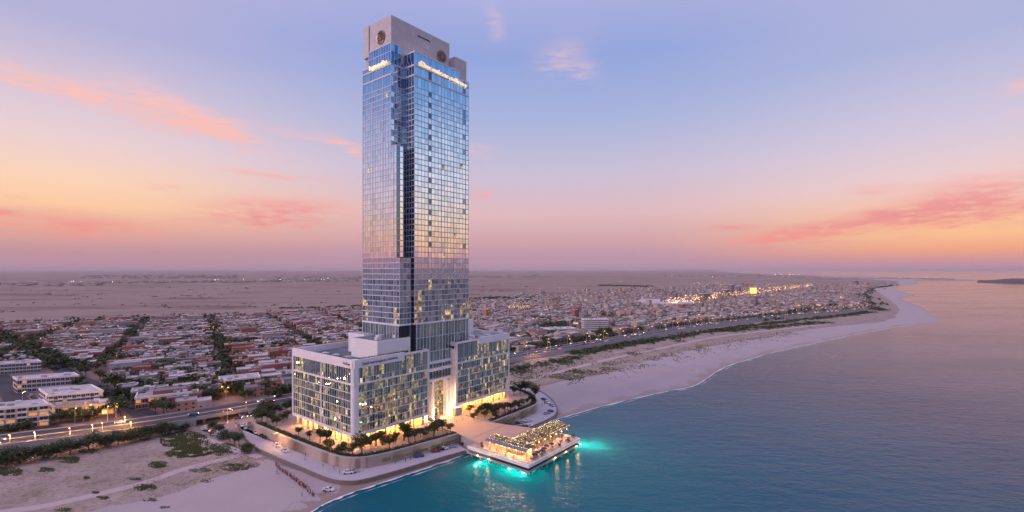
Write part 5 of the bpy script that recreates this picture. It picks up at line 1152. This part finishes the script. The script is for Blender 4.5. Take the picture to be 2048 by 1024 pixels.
# trees scattered through the town
def clump(g, x, y, r, h, n, z0=.5):
    for _ in range(n):
        a = R.uniform(0, 6.28); q = r*math.sqrt(R.random()); z = z0+h*(.25+.75*R.random()*(1-.5*(q/r)**2)); b = R.uniform(0, 6.28); s = r*R.uniform(.22, .4); dx, dy = math.cos(b)*s, math.sin(b)*s; k = R.uniform(-.4, .4)*s; X, Y = x+q*math.cos(a), y+q*math.sin(a)
        g.poly([(X-dx, Y-dy, z-k), (X+dy*.6, Y-dx*.6, z+.5*s), (X+dx, Y+dy, z+k), (X-dy*.6, Y+dx*.6, z-.3*s)], 0 if R.random() < .55 else (1 if R.random() < .8 else 2))
cand = []
while len(cand) < 4600:
    Y = HC*F/(R.uniform(577, 800)-HOR) if R.random() < .6 else HC*F/(R.uniform(622, 700)-HOR); X = R.uniform(-60, 1760); c = ((X-1024)/F*Y, Y)
    if not inpoly(c, city_poly) or dist_line(c, HW_C) < HWW+3: continue
    Yp = proj((c[0], c[1], 0))[1]
    if X < 232 and Yp > 742: continue
    if pnoise((c[0]*.012, c[1]*.012, 7)) < R.uniform(-.6, .3): continue
    cand.append(c)
for (x_, y_), n in [((480,690),10),((800,640),6),((1080,640),16),((1240,635),22),((1500,640),22)]:
    p = px(x_, y_)
    for _ in range(n): cand.append((p.x+R.gauss(0, 14+n), p.y+R.gauss(0, 16+n)))
cand.sort(key=lambda c: c[1])
n_ind = 300-len([1 for o in trl if 1]); n_ind = max(0, n_ind)
for c in cand[:n_ind]:
    X = proj((c[0], c[1], 0))[0]; put_tree((c[0], c[1], 0), R.choice(CT), 'among houses left of the hotel' if X < 600 else 'among houses right of the hotel', 'dark green garden tree', 'trees among the town houses')
g = MB()
for c in cand[n_ind:]:
    f = min(1, 400/c[1]); clump(g, c[0], c[1], R.uniform(2.6, 4.8), R.uniform(5, 9), int(16+46*f))
# tree belts: edge of town, far end, behind the beach
def belt(pts, n, spread, r=(3, 5), h=(4, 7), k=22):
    l = catmull([tuple(px(x, y)[:2]) for x, y in pts], 8)
    for _ in range(n):
        i = R.randrange(len(l)-1); f = R.random(); x = l[i][0]+(l[i+1][0]-l[i][0])*f+R.gauss(0, spread); y = l[i][1]+(l[i+1][1]-l[i][1])*f+R.gauss(0, spread); clump(g, x, y, R.uniform(*r), R.uniform(*h), k)
belt([(-60,655),(0,652),(300,641),(500,632),(720,623)], 90, 8, (4, 8), (6, 13), 24); belt([(1740,612),(1722,598),(1722,590),(1745,577),(1790,571)], 260, 16, (5, 9), (5, 9), 14); belt([(1690,621),(1740,617),(1765,622)], 60, 8); belt([(940,603),(1000,598),(1055,600)], 120, 22, (6, 12), (6, 9), 12)
belt([(1208,571.5),(1260,572.5),(1300,573.6)], 130, 14, (8, 16), (3, 6), 12); belt([(560,617),(640,616),(720,612)], 60, 5, (4, 7), (2, 4), 10); belt([(945,601),(990,599),(1035,601)], 200, 20, (8, 14), (4, 7), 12)
for _ in range(900):
    Y = R.uniform(572, 640); X = R.uniform(-60, 1300); c = px(X, Y)
    if not inpoly(c, city_poly) and pnoise((c.x*.002, c.y*.006, 5)) > .1: clump(g, c.x, c.y, R.uniform(3, 9)*(c.y/1500), R.uniform(.8, 2.5), 6)
single('distant_trees', g, M_lf, 'countless dark trees dotted through the far town and along its edges', 'trees', kind='stuff')
number_labels(trl); [kill(t) for t in TR+BU+CT]
# scrub belt between highway and dunes on the right
g = MB()
def scrub(pts, n, spread, hh=(.5, 1.6), rad=(1, 2.2), k=16):
    l = catmull([tuple(px(x, y)[:2]) for x, y in pts], 8)
    for _ in range(n):
        i = R.randrange(len(l)-1); f = R.random(); x = l[i][0]+(l[i+1][0]-l[i][0])*f+R.gauss(0, spread); y = l[i][1]+(l[i+1][1]-l[i][1])*f+R.gauss(0, spread)
        if dist_line((x, y), HW_C) < HWW+1: continue
        clump(g, x, y, R.uniform(*rad), R.uniform(*hh), k, 0)
scrub([(1016,742),(1100,726),(1160,714)], 260, 5, (.6, 2.5)); scrub([(1150,708),(1250,690),(1330,678),(1440,660),(1560,645),(1680,632),(1740,624)], 1500, 6, (1, 3.2), (1.5, 3.6)); scrub([(1440,662),(1540,654),(1640,644)], 300, 9, (.4, 1), (2, 4))
for x, y, w_, h_, n in [(1040,742,28,8,200),(1030,768,30,5,60),(1130,725,22,6,150),(1150,745,22,5,60),(1265,708,14,3,40),(1360,682,16,3,50),(1095,735,30,10,40),(1020,726,20,6,80)]:
    for _ in range(n):
        p = px(x+R.gauss(0, w_*.5), y+R.gauss(0, h_*.5)); clump(g, p.x, p.y, R.uniform(.7, 1.7), R.uniform(.2, .7), 10, 0)
single('dune_scrub', g, M_lf, 'dark green scrub and grass between the highway and the right-hand dunes', 'scrub', kind='stuff')
# grass in the foreground dunes
M_gr = [mat('grass_dry', (.11, .125, .04), .95), mat('grass_green', (.075, .115, .028), .95), mat('grass_pale', (.20, .18, .10), .95)]
g = MB()
def tuft(x, y, s):
    for _ in range(5):
        b = R.uniform(0, 6.28); dx, dy = math.cos(b)*s*.35, math.sin(b)*s*.35; lx, ly = R.uniform(-.5, .5)*s, R.uniform(-.5, .5)*s
        g.poly([(x-dx, y-dy, 0), (x+dx, y+dy, 0), (x+lx, y+ly, s*R.uniform(.3, .75))], 0 if R.random() < .45 else (1 if R.random() < .7 else 2))
for x, y, w_, h_, n, s in [(370,882,50,20,2600,.62),(385,903,38,12,1500,.6),(355,908,26,9,500,.55),(440,898,34,14,1100,.5),(318,930,22,7,480,.5),(290,975,24,7,420,.45),(140,920,28,7,520,.5),(20,944,30,9,560,.5),(92,940,20,5,260,.45),(470,935,30,8,420,.45),(205,996,14,4,160,.4),(190,985,9,3,90,.4),(173,957,7,4,90,.45),(400,941,26,5,160,.4),(180,903,24,5,260,.5),(500,930,20,6,120,.4),(415,962,15,4,60,.4),(300,1000,16,4,70,.4),(130,1020,20,4,90,.4),(270,958,18,3,120,.35),(330,1015,10,3,30,.4)]:
    for _ in range(int(n*2.2)):
        a = R.uniform(0, 6.28); q = math.sqrt(R.random()); X, Y = x+w_*q*math.cos(a), y+h_*q*math.sin(a)
        if pnoise((X*.07, Y*.16, 1))+.5*pnoise((X*.3, Y*.6, 1))+R.gauss(0, .22) < -.30+.9*(q-.5): continue
        p = px(X, Y); tuft(p.x, p.y, s*R.uniform(.6, 1.4))
for _ in range(4200):
    X = R.uniform(-40, 560); Y = R.uniform(890, 1024); p = px(X, Y)
    if inpoly(p, [(-520, 190)]+duneL2+[(-60, 300), (-520, 500)]) and pnoise((p.x*.06, p.y*.06, 2)) > .02 and dist_line(p, pl) > 3.2: tuft(p.x, p.y, R.uniform(.15, .38))
for x0, y0, x1, y1, n, sp in [(1030,772,1180,752,900,4),(1060,768,1240,728,1200,5),(1180,750,1420,694,1300,6),(1400,698,1600,664,700,7),(1040,756,1160,738,500,5),(1130,735,1330,695,500,5),(250,985,540,905,1500,4)]:
    for _ in range(n):
        f = R.random(); p = px(x0+(x1-x0)*f, y0+(y1-y0)*f); x = p.x+R.gauss(0, sp*1.4); y = p.y+R.gauss(0, sp*1.8)
        if pnoise((x*.05, y*.05, 6)) > -.08: tuft(x, y, (R.uniform(.5, 1.1)*(y/300)**.5) if x0 > 600 else R.uniform(.2, .5))
single('dune_grass', g, M_gr, 'low tufts and dark mats of grass on the foreground dunes', 'grass', kind='stuff')
# ================================================================== vehicles, lamps, people
CC = [('white', (.72, .71, .74), 4), ('silver', (.42, .42, .45), 3), ('black', (.02, .02, .025), 3), ('dark red', (.28, .03, .035), 1.6), ('blue', (.05, .10, .26), 1.2), ('grey', (.16, .16, .18), 2)]
M_car = {n: mat('car_paint_'+n.replace(' ', '_'), c, .25, .2, noise=(1, .1, tuple(q*.8 for q in c)), spec=.6) for n, c, _ in CC}
M_cg = mat('car_glass', (.02, .025, .035), .1, spec=.7); M_tyre = mat('tyre', (.02, .02, .02), .8); M_head = mat('headlight_on', (1, .95, .8), .3, emit=(1, .9, .7), estr=14); M_tail = mat('taillight_on', (.8, .05, .02), .3, emit=(1, .06, .02), estr=9)
def make_car():
    t = thing('parked_car', 'x', 'car', (0, 0, 0)); prof = [(-2.2, .35), (-2.25, .75), (-2.1, .95), (-1.5, 1.0), (-1.05, 1.42), (.35, 1.45), (1.0, 1.0), (1.95, .85), (2.2, .65), (2.2, .35)]
    g = MB(); n = len(prof); ys = [(-.88, .0), (.88, .0)]
    v = []
    for y in (-.88, .88):
        for x, z in prof: g.v.append((x, y*(.78 if z > 1.2 else (.96 if z > .8 else 1)), z))
    g.f += [tuple(range(n)), tuple(range(2*n-1, n-1, -1))]; g.m += [0, 0]
    for k in range(n): k2 = (k+1) % n; g.f.append((k, n+k, n+k2, k2)); g.m.append(0)
    part('body', g, M_car['white'], t)
    g = MB()
    for s in (-1, 1): g.poly([(-1.35, s*.86, 1.03), (.78, s*.86, 1.03), (.28, s*.735, 1.37), (-1.0, s*.735, 1.37)])
    g.poly([(1.03, -.72, 1.01), (1.03, .72, 1.01), (.40, .62, 1.42), (.40, -.62, 1.42)]); g.poly([(-1.52, -.72, 1.03), (-1.52, .72, 1.03), (-1.09, .62, 1.42), (-1.09, -.62, 1.42)]); part('windows', g, M_cg, t)
    for x in (-1.35, 1.35):
        for s in (-1, 1): g = MB(); g.tube((x, s*.7, .33), (x, s*.93, .33), .33, n=10); part('wheel', g, M_tyre, t)
    for s in (-1, 1):
        g = MB(); g.box(2.17, 2.24, s*.62-.18, s*.62+.18, .58, .74); part('headlight', g, M_head, t); g = MB(); g.box(-2.27, -2.2, s*.62-.18, s*.62+.18, .66, .82); part('taillight', g, M_tail, t)
    return t
car0 = make_car(); cars = []
def put_car(x, y, z, a, where, group, col=None, off=False, name='parked_car'):
    c = col or R.choices([n for n, _, _ in CC], [w for _, _, w in CC])[0]; sw = {M_car['white'].name: M_car[c]}
    if off: sw.update({M_head.name: M_hframe, M_tail.name: M_red})
    o = dup(car0, (x, y, z), a, (R.uniform(.95, 1.12), 1, R.uniform(.95, 1.25)), group=group, swap=sw); o.name = name; cars.append((o, c+' car', where)); return o
hl = [Vector(p) for p in hwy]; cum = [0]
for i in range(len(hl)-1): cum.append(cum[-1]+(hl[i+1]-hl[i]).length)
def on_hwy(s, off_):
    for i in range(len(hl)-1):
        if cum[i+1] >= s: f = (s-cum[i])/(cum[i+1]-cum[i]); d = (hl[i+1]-hl[i]).normalized(); p = hl[i].lerp(hl[i+1], f); return (p.x-d.y*off_, p.y+d.x*off_), math.atan2(d.y, d.x)
    return None
nc = 0; s = 60.0
while s < cum[-1]-30 and nc < 245:
    dens = 13 if s > 420 else 9
    s += R.expovariate(1/(dens*(1.0 if s < 900 else 1.4)))
    lane = R.choice((-8.2, -4.7, -2.2, 2.2, 4.7, 8.2)); q = on_hwy(s, lane)
    if not q: break
    X = proj((q[0][0], q[0][1], ZH))[0]
    if X < -20 or 620 < X < 1000: continue
    if 200 > X > 0 and R.random() < .5: continue
    put_car(q[0][0], q[0][1], ZH+.015, q[1]+(0 if lane < 0 else math.pi), 'on the highway left of the hotel' if X < 700 else 'on the highway right of the hotel', 'cars driving on the highway', name='driving_car'); nc += 1
GP = 'cars parked around the hotel'
for x, y, z, a, c in [(525,874,1.2,-.6,'black'),(532,877,1.2,-.6,'black'),(539,878,1.2,-.5,'silver'),(560,888,1.2,-.6,'white'),(553,893,1.2,-.6,'white'),(512,867,1.2,-.9,'white'),(569,903,1.2,-.7,'white'),(697,947,1.2,.1,'white'),(704,945,1.2,.2,'silver'),(838,914,1.2,.4,'blue'),(872,904,1.2,.4,'dark red'),(880,901,1.2,.4,'black'),(888,899,1.2,.4,'white'),(905,895,1.2,.4,'silver'),(657,981,.05,-.2,'white'),
        (492,858,1.2,-1.2,'silver'),(486,852,1.2,-1.3,'white'),(498,850,1.2,-1.2,'grey'),(1014,853,1.2,.5,'black'),(1024,852,1.2,.6,'blue'),(1036,848,1.2,.6,'black'),(1046,846,1.2,.6,'silver'),(1057,843,1.2,.6,'white'),(1093,828,1.2,.5,'silver'),(1101,824,1.2,.5,'blue'),(1040,856,1.2,.1,'dark red'),(1049,855,1.2,.1,'dark red'),(1058,853,1.2,.1,'white'),(1030,857,1.2,.2,'silver'),
        (930,889,1.2,.4,'black'),(940,891,1.2,.3,'silver'),(948,893,1.2,.3,'black'),(1088,800,1.2,-.9,'blue'),(1094,806,1.2,-.9,'white'),(1104,812,1.2,-1,'silver')]:
    p = px(x, y, z); put_car(p.x, p.y, z+.01, a, 'parked on the promenade left of the pier' if x < 945 else 'parked on the promenade right of the pier', GP, c, True)
for k in range(22):
    x = R.uniform(408, 452); y = 858+(x-408)*.42+R.uniform(-4, 5); p = px(x, y, 0); put_car(p.x, p.y, .09, R.uniform(-.4, .1), 'parked by the service road trees', GP, None, True)
for k in range(9): p = px(R.uniform(472, 500), R.uniform(828, 838), 0); put_car(p.x, p.y, .09, R.uniform(-.3, .5), 'waiting under the end of the flyover', GP, None, False)
for k in range(9): f = k/9; p = px(64-26*f+7, 800-22*f, 0); put_car(p.x, p.y, .12, 2.45, 'parked along the side street at left', GP, None, True)
for k in range(6): p = px(244+k*5, 812+k*.8, 0); put_car(p.x, p.y, .12, R.uniform(.2, .9), 'parked at the avenue corner', GP, None, True)
number_labels(cars); kill(car0)
# street lamps
M_lampo = mat('sodium_head', (1, .6, .2), .5, emit=(1, .46, .10), estr=7)
def make_lamp():
    t = thing('street_lamp', 'x', 'street lamp', (0, 0, 0)); g = MB(); g.tube((0, 0, 0), (0, 0, 8), .12, .07, n=6); g.tube((0, 0, 8), (1.3, 0, 8.4), .06, n=5); part('pole', g, M_frame, t); g = MB(); g.box(1.0, 1.9, -.22, .22, 8.28, 8.45); part('lamp_head', g, M_lampo, t); return t
lm0 = make_lamp(); lms = []
def put_lamp(x, y, z, a, where, lt=0, sc=1): 
    o = dup(lm0, (x, y, z), a, sc, group='orange street lamps'); lms.append((o, 'street lamp with glowing orange head', where))
    if lt: q = MB(); d = bpy.data.lights.new('street_bulb', 'POINT'); d.energy = lt*1.2; d.color = (1, .45, .12); d.shadow_soft_size = .3; l = bpy.data.objects.new('street_bulb', d); COL.objects.link(l); l.parent = o; l.location = (1.4, 0, 7.7)
for x, y, z, a, e in [(62,852,0,0,3800),(58,836,0,1,1200),(250,862,0,-1,4200),(262,874,0,-1,2600),(232,836,0,2,2600),(215,842,0,2,1500),(455,846,0,0,2200),(452,800,0,1,2200),(440,798,0,1,1600),(548,899,0,0,2600),(70,896,0,-1,4200),(140,887,0,-1,3600),(20,902,0,-1,3200),(205,876,0,-1,3000),(185,880,0,-1,1800),(45,808,0,0,1400),(180,838,0,2,1800),(150,846,0,2,1400),(492,833,0,2,1800),(418,896,0,2,900),(1092,712,0,1,5000),(1072,720,0,1,3000),(1200,683,0,1,4500)]:
    p = px(x, y, z); put_lamp(p.x, p.y, 0, a, 'beside the roads left of the hotel' if x < 700 else 'beside the road right of the hotel', e)
for i in range(60):
    s = 430+i*17; q = on_hwy(min(s, cum[-1]-5), 9.6 if i % 2 else -9.6)
    if not q: break
    if 620 < proj((q[0][0], q[0][1], 0))[0] < 1000: continue
    put_lamp(q[0][0], q[0][1], ZH, q[1]+(math.pi/2 if i % 2 == 0 else -math.pi/2), 'along the highway right of the hotel', 0, 1.15)
bl = [Vector(p) for p in catmull(PX([(1335,616),(1395,606),(1440,600),(1510,591),(1570,582),(1620,576)]), 10)]
for i in range(len(bl)-1):
    for f in (0, .5): p = bl[i].lerp(bl[i+1], f); put_lamp(p.x+R.uniform(-9, 9), p.y+R.uniform(-9, 9), 0, R.uniform(0, 6), 'along the far lit boulevard', 0, R.uniform(1.8, 2.8))
number_labels(lms); kill(lm0)
# scattered far lights
M_wl = mat('far_lamp_white', (1, .9, .8), .5, emit=(1, .85, .65), estr=30)
g = MB()
def lights(n, x0, x1, f, r, m=0, z=5, amp=2.0, zz=(0, 6)):
    for _ in range(n): X = R.uniform(x0, x1); Y = f(X)+R.gauss(0, amp); p = px(X, max(Y, 546), 0); k = p.y/1000*.5; g.ball((p.x, p.y, z+R.uniform(*zz)), r*k*R.uniform(.4, 1.3), m, n=4)
lights(34, 0, 720, lambda x: 567-x*.011, .55, 1, amp=1.2); lights(16, 170, 480, lambda x: 554, .5, 1, amp=1.2); lights(30, 1350, 1500, lambda x: 552.5, .7, 0, amp=.7); lights(18, 1518, 1600, lambda x: 550, .8, 0, amp=.5); lights(26, 1500, 1900, lambda x: 553+(x-1500)*.012, .5, 0, amp=.4)
lights(70, 1015, 1060, lambda x: 622, .55, 0, amp=2); lights(40, 1000, 1250, lambda x: 605, .4, 0, amp=9); lights(130, 960, 1720, lambda x: 600, .35, 0, amp=18, zz=(0, 12)); lights(60, 1340, 1400, lambda x: 612, .6, 0, amp=1.4); lights(26, 1680, 1694, lambda x: 590+(1694-x)*.9, .5, 0, amp=.6)
lights(60, 0, 700, lambda x: 700, .5, 0, amp=28, zz=(-2, 4)); lights(24, 100, 130, lambda x: 668, .6, 0, amp=2); lights(20, 405, 440, lambda x: 668, .6, 0, amp=2); lights(14, 1380, 1450, lambda x: 569, .6, 0, amp=.8); lights(12, 1155, 1215, lambda x: 640, .5, 0, amp=1)
for i in range(len(bl)-1):
    for _ in range(4): p = bl[i].lerp(bl[i+1], R.random()); g.ball((p.x+R.gauss(0, 14), p.y+R.gauss(0, 14), R.uniform(9, 16)), R.uniform(.35, 1.0), 0, n=4)
single('distant_lights', g, [M_lampo, M_wl], 'tiny far off orange and white town lights', 'lights', kind='stuff')
# far settlements in the desert
g = MB()
def settle(n, x0, x1, f, amp, hh=(5, 14)):
    for _ in range(n):
        X = R.uniform(x0, x1); Y = f(X)+R.gauss(0, amp); p = px(X, max(Y, 546), 0); w_ = R.uniform(12, 60)*p.y/4000; h = R.uniform(*hh); g.box(p.x-w_/2, p.x+w_/2, p.y-w_/2, p.y+w_/2, 0, h, R.randrange(3, 6), 7+R.randrange(3))
settle(520, -40, 200, lambda x: 569, 1.2); settle(300, 200, 720, lambda x: 566-(x-200)*.008, .8); settle(260, 170, 480, lambda x: 554.5, 1.2, (8, 26)); settle(200, 935, 1100, lambda x: 553, 1.0, (6, 16)); settle(160, 1330, 1560, lambda x: 552.5, .6, (8, 18)); settle(200, 1500, 1900, lambda x: 554+(x-1500)*.012, .3, (4, 9)); settle(90, 550, 720, lambda x: 556, 1.2)
single('far_settlement', g, M_wallw+M_rf, 'pale line of far settlements strung across the desert', 'houses', kind='stuff')
# long sand bar with road closing the bay
l = PX([(1835,562.2),(1900,561.6),(1952,561.0)], 0); g = MB(); ribbon(g, offset(l, 26), offset(l, -26), .6, .6); struct('sand_bar', g, M_dune)
# ------------------------------------------------------------------ people
SK = mat('skin', (.32, .18, .12), .6)
TC = [('red', (.45, .04, .05)), ('white', (.68, .66, .66)), ('black', (.025, .025, .03)), ('blue', (.06, .12, .30)), ('orange', (.6, .22, .05))]
M_top = {n: mat('top_'+n, c, .85) for n, c in TC}; M_trs = mat('trousers_dark', (.035, .035, .05), .9); M_trl = mat('shorts_pale', (.4, .36, .34), .9); M_hair = mat('hair_dark', (.02, .015, .012), .7)
def make_person(pose):
    me = bpy.data.meshes.new('person'); st_ = {'walk': .16, 'stand': .06, 'sit': 0}[pose]
    if pose == 'sit': J = [((0,0,.55),.13), ((0,.02,.8),.12), ((0,.03,1.02),.13), ((0,.03,1.12),.055), ((0,.04,1.22),.09), ((0,.04,1.33),.08), ((-.1,-.02,.52),.085), ((-.12,-.42,.5),.06), ((-.12,-.42,.1),.042), ((-.12,-.55,.04),.035), ((.1,-.02,.52),.085), ((.12,-.42,.5),.06), ((.12,-.42,.1),.042), ((.12,-.55,.04),.035), ((-.19,.03,1.02),.05), ((-.24,-.04,.78),.038), ((-.16,-.26,.72),.028), ((.19,.03,1.02),.05), ((.24,-.04,.78),.038), ((.16,-.26,.72),.028)]
    else:
        a = st_; J = [((0,0,.92),.125), ((0,0,1.15),.11), ((0,.01,1.38),.135), ((0,0,1.48),.05), ((0,-.01,1.58),.09), ((0,-.01,1.68),.08), ((-.09,0,.86),.085), ((-.1,-a*.8,.48),.06), ((-.1,-a,.09),.042), ((-.1,-a-.14,.035),.035), ((.09,0,.86),.085), ((.1,a*.5,.48),.06), ((.1,a,.09),.042), ((.1,a-.14,.035),.035), ((-.19,0,1.39),.05), ((-.25,a*.5,1.12),.038), ((-.25,a-.12,.88),.028), ((.19,0,1.39),.05), ((.25,-a*.5,1.12),.038), ((.25,-a-.06,.88),.028)]
    E = [(0,1),(1,2),(2,3),(3,4),(4,5),(0,6),(6,7),(7,8),(8,9),(0,10),(10,11),(11,12),(12,13),(2,14),(14,15),(15,16),(2,17),(17,18),(18,19)]
    me.from_pydata([j[0] for j in J], E, []); me.update(); o = bpy.data.objects.new('person', me); COL.objects.link(o)
    m = o.modifiers.new('s', 'SKIN'); 
    if not me.skin_vertices: 
        bm = bmesh.new(); bm.from_mesh(me); bm.verts.layers.skin.verify(); bm.to_mesh(me); bm.free()
    for i, sv in enumerate(me.skin_vertices[0].data): sv.radius = (J[i][1], J[i][1]*(.8 if i < 4 else 1)); sv.use_root = (i == 0)
    s2 = o.modifiers.new('u', 'SUBSURF'); s2.levels = 1
    bpy.context.view_layer.update(); dg = bpy.context.evaluated_depsgraph_get(); nm_ = bpy.data.meshes.new_from_object(o.evaluated_get(dg)); bpy.data.objects.remove(o)
    for k in (SK, M_top['red'], M_trs): nm_.materials.append(k)
    zt, zw = (1.1, .62) if pose == 'sit' else (1.45, .92)
    for p in nm_.polygons:
        c = p.center; p.material_index = 0 if c.z > zt else (1 if (c.z > zw and not (abs(c.x) > .21 and c.z < zt-.3)) else (0 if abs(c.x) > .2 else 2)); p.use_smooth = True
    t = link('person', nm_); t['label'] = 'x'; t['category'] = 'person'; hz = 1.30 if pose == 'sit' else 1.65
    g = MB(); g.ball((0, .03 if pose != 'sit' else .07, hz), .105, n=8); h = link('hair', g.mesh('hair', [M_hair]), t); return t
PP = {k: make_person(k) for k in ('walk', 'stand', 'sit')}; ppl = []
def put_person(p, pose, col, where, group, a=None, tr=None):
    sw = {'top_red': M_top[col]}
    if tr: sw['trousers_dark'] = tr
    o = dup(PP[pose], p, R.uniform(0, 6.28) if a is None else a, R.uniform(.95, 1.06), group=group, swap=sw); o.name = 'person'
    ppl.append((o, {'walk': 'walking', 'stand': 'standing', 'sit': 'seated'}[pose]+' person in a '+col+' top', where))
q_ = catmull([(551,931),(562,942),(575,950),(587,959),(597,968),(608,975),(618,984),(628,995)], 8)
for i, (x, y) in enumerate(q_[:-1]):
    for k in range(2 if i % 3 else 1):
        p = px(x+R.uniform(-2, 2), y+R.uniform(-1.6, 1.6), .04); put_person(p, R.choice(('walk', 'stand')), R.choices(('red', 'white', 'orange', 'black'), (8, 3, 2, 2))[0], 'in the long line crossing the beach', 'people queueing in a line on the beach')
for x, y, z, c, w in [(651,981,.03,'black','by the waterline'),(651,988,.03,'black','by the waterline'),(604,993,.04,'black','alone on the pale beach'),(554,948,.04,'black','beside the beach queue'),(557,949,.04,'white','beside the beach queue'),(1086,842,.05,'black','on the sand right of the pier'),(1110,833,.05,'red','on the sand right of the pier'),(1115,828,.05,'orange','on the sand right of the pier'),(1119,829,.05,'white','on the sand right of the pier'),(1384,742,.04,'black','far along the right beach'),
        (611,912,1.2,'black','on the promenade'),(646,935,1.2,'black','on the promenade'),(668,938,1.2,'black','on the promenade'),(679,948,1.2,'red','on the promenade'),(610,921,1.2,'white','on the promenade'),(790,928,1.2,'black','on the promenade'),(811,924,1.2,'blue','on the promenade'),(821,919,1.2,'black','on the promenade'),(912,888,1.2,'black','on the promenade'),(916,884,1.2,'white','on the promenade'),(1084,813,1.2,'black','on the promenade bend'),(1089,810,1.2,'black','on the promenade bend'),(1078,816,1.2,'white','on the promenade bend'),(1099,803,1.2,'red','on the promenade bend'),(1102,806,1.2,'red','on the promenade bend'),(1096,800,1.2,'orange','on the promenade bend')]:
    put_person(px(x, y, z), R.choice(('walk', 'stand')), c, w, 'people strolling by the sea')
for i, (s_, t_) in enumerate(tabs):
    for k in range(R.choice((1, 2, 3))):
        a = k*2.1+i; put_person(BW(s_+.85*math.cos(a), t_+.85*math.sin(a), 4.52), 'sit', R.choice(('white', 'black', 'blue', 'red')), 'at a pier table', 'diners on the pier', ANG+a-math.pi/2)
for i in range(20): put_person(BW(R.uniform(44, 79), R.uniform(-73.6, -67.5), 4.51), R.choice(('walk', 'stand')), R.choice(('white', 'black', 'blue', 'red', 'orange')), 'on the open pier deck', 'diners on the pier')
for i in range(7): put_person(BW(R.uniform(50, 66), R.uniform(-14, 1), 6.02), 'walk', R.choice(('white', 'black', 'blue')), 'on the plaza by the entrance', 'people on the plaza')
number_labels(ppl); [kill(p) for p in PP.values()]
# ------------------------------------------------------------------ haze
hm = bpy.data.materials.new('haze'); hm.use_nodes = True; nt = hm.node_tree; nt.nodes.clear()
pv = nt.nodes.new('ShaderNodeVolumePrincipled'); pv.inputs['Color'].default_value = (.84, .72, .76, 1); pv.inputs['Density'].default_value = HAZE; pv.inputs['Anisotropy'].default_value = 0
mo = nt.nodes.new('ShaderNodeOutputMaterial'); nt.links.new(pv.outputs[0], mo.inputs['Volume'])
g = MB(); g.box(-125000, 145000, -62000, 115000, -15, 245); struct('haze', g, hm, kind='stuff')
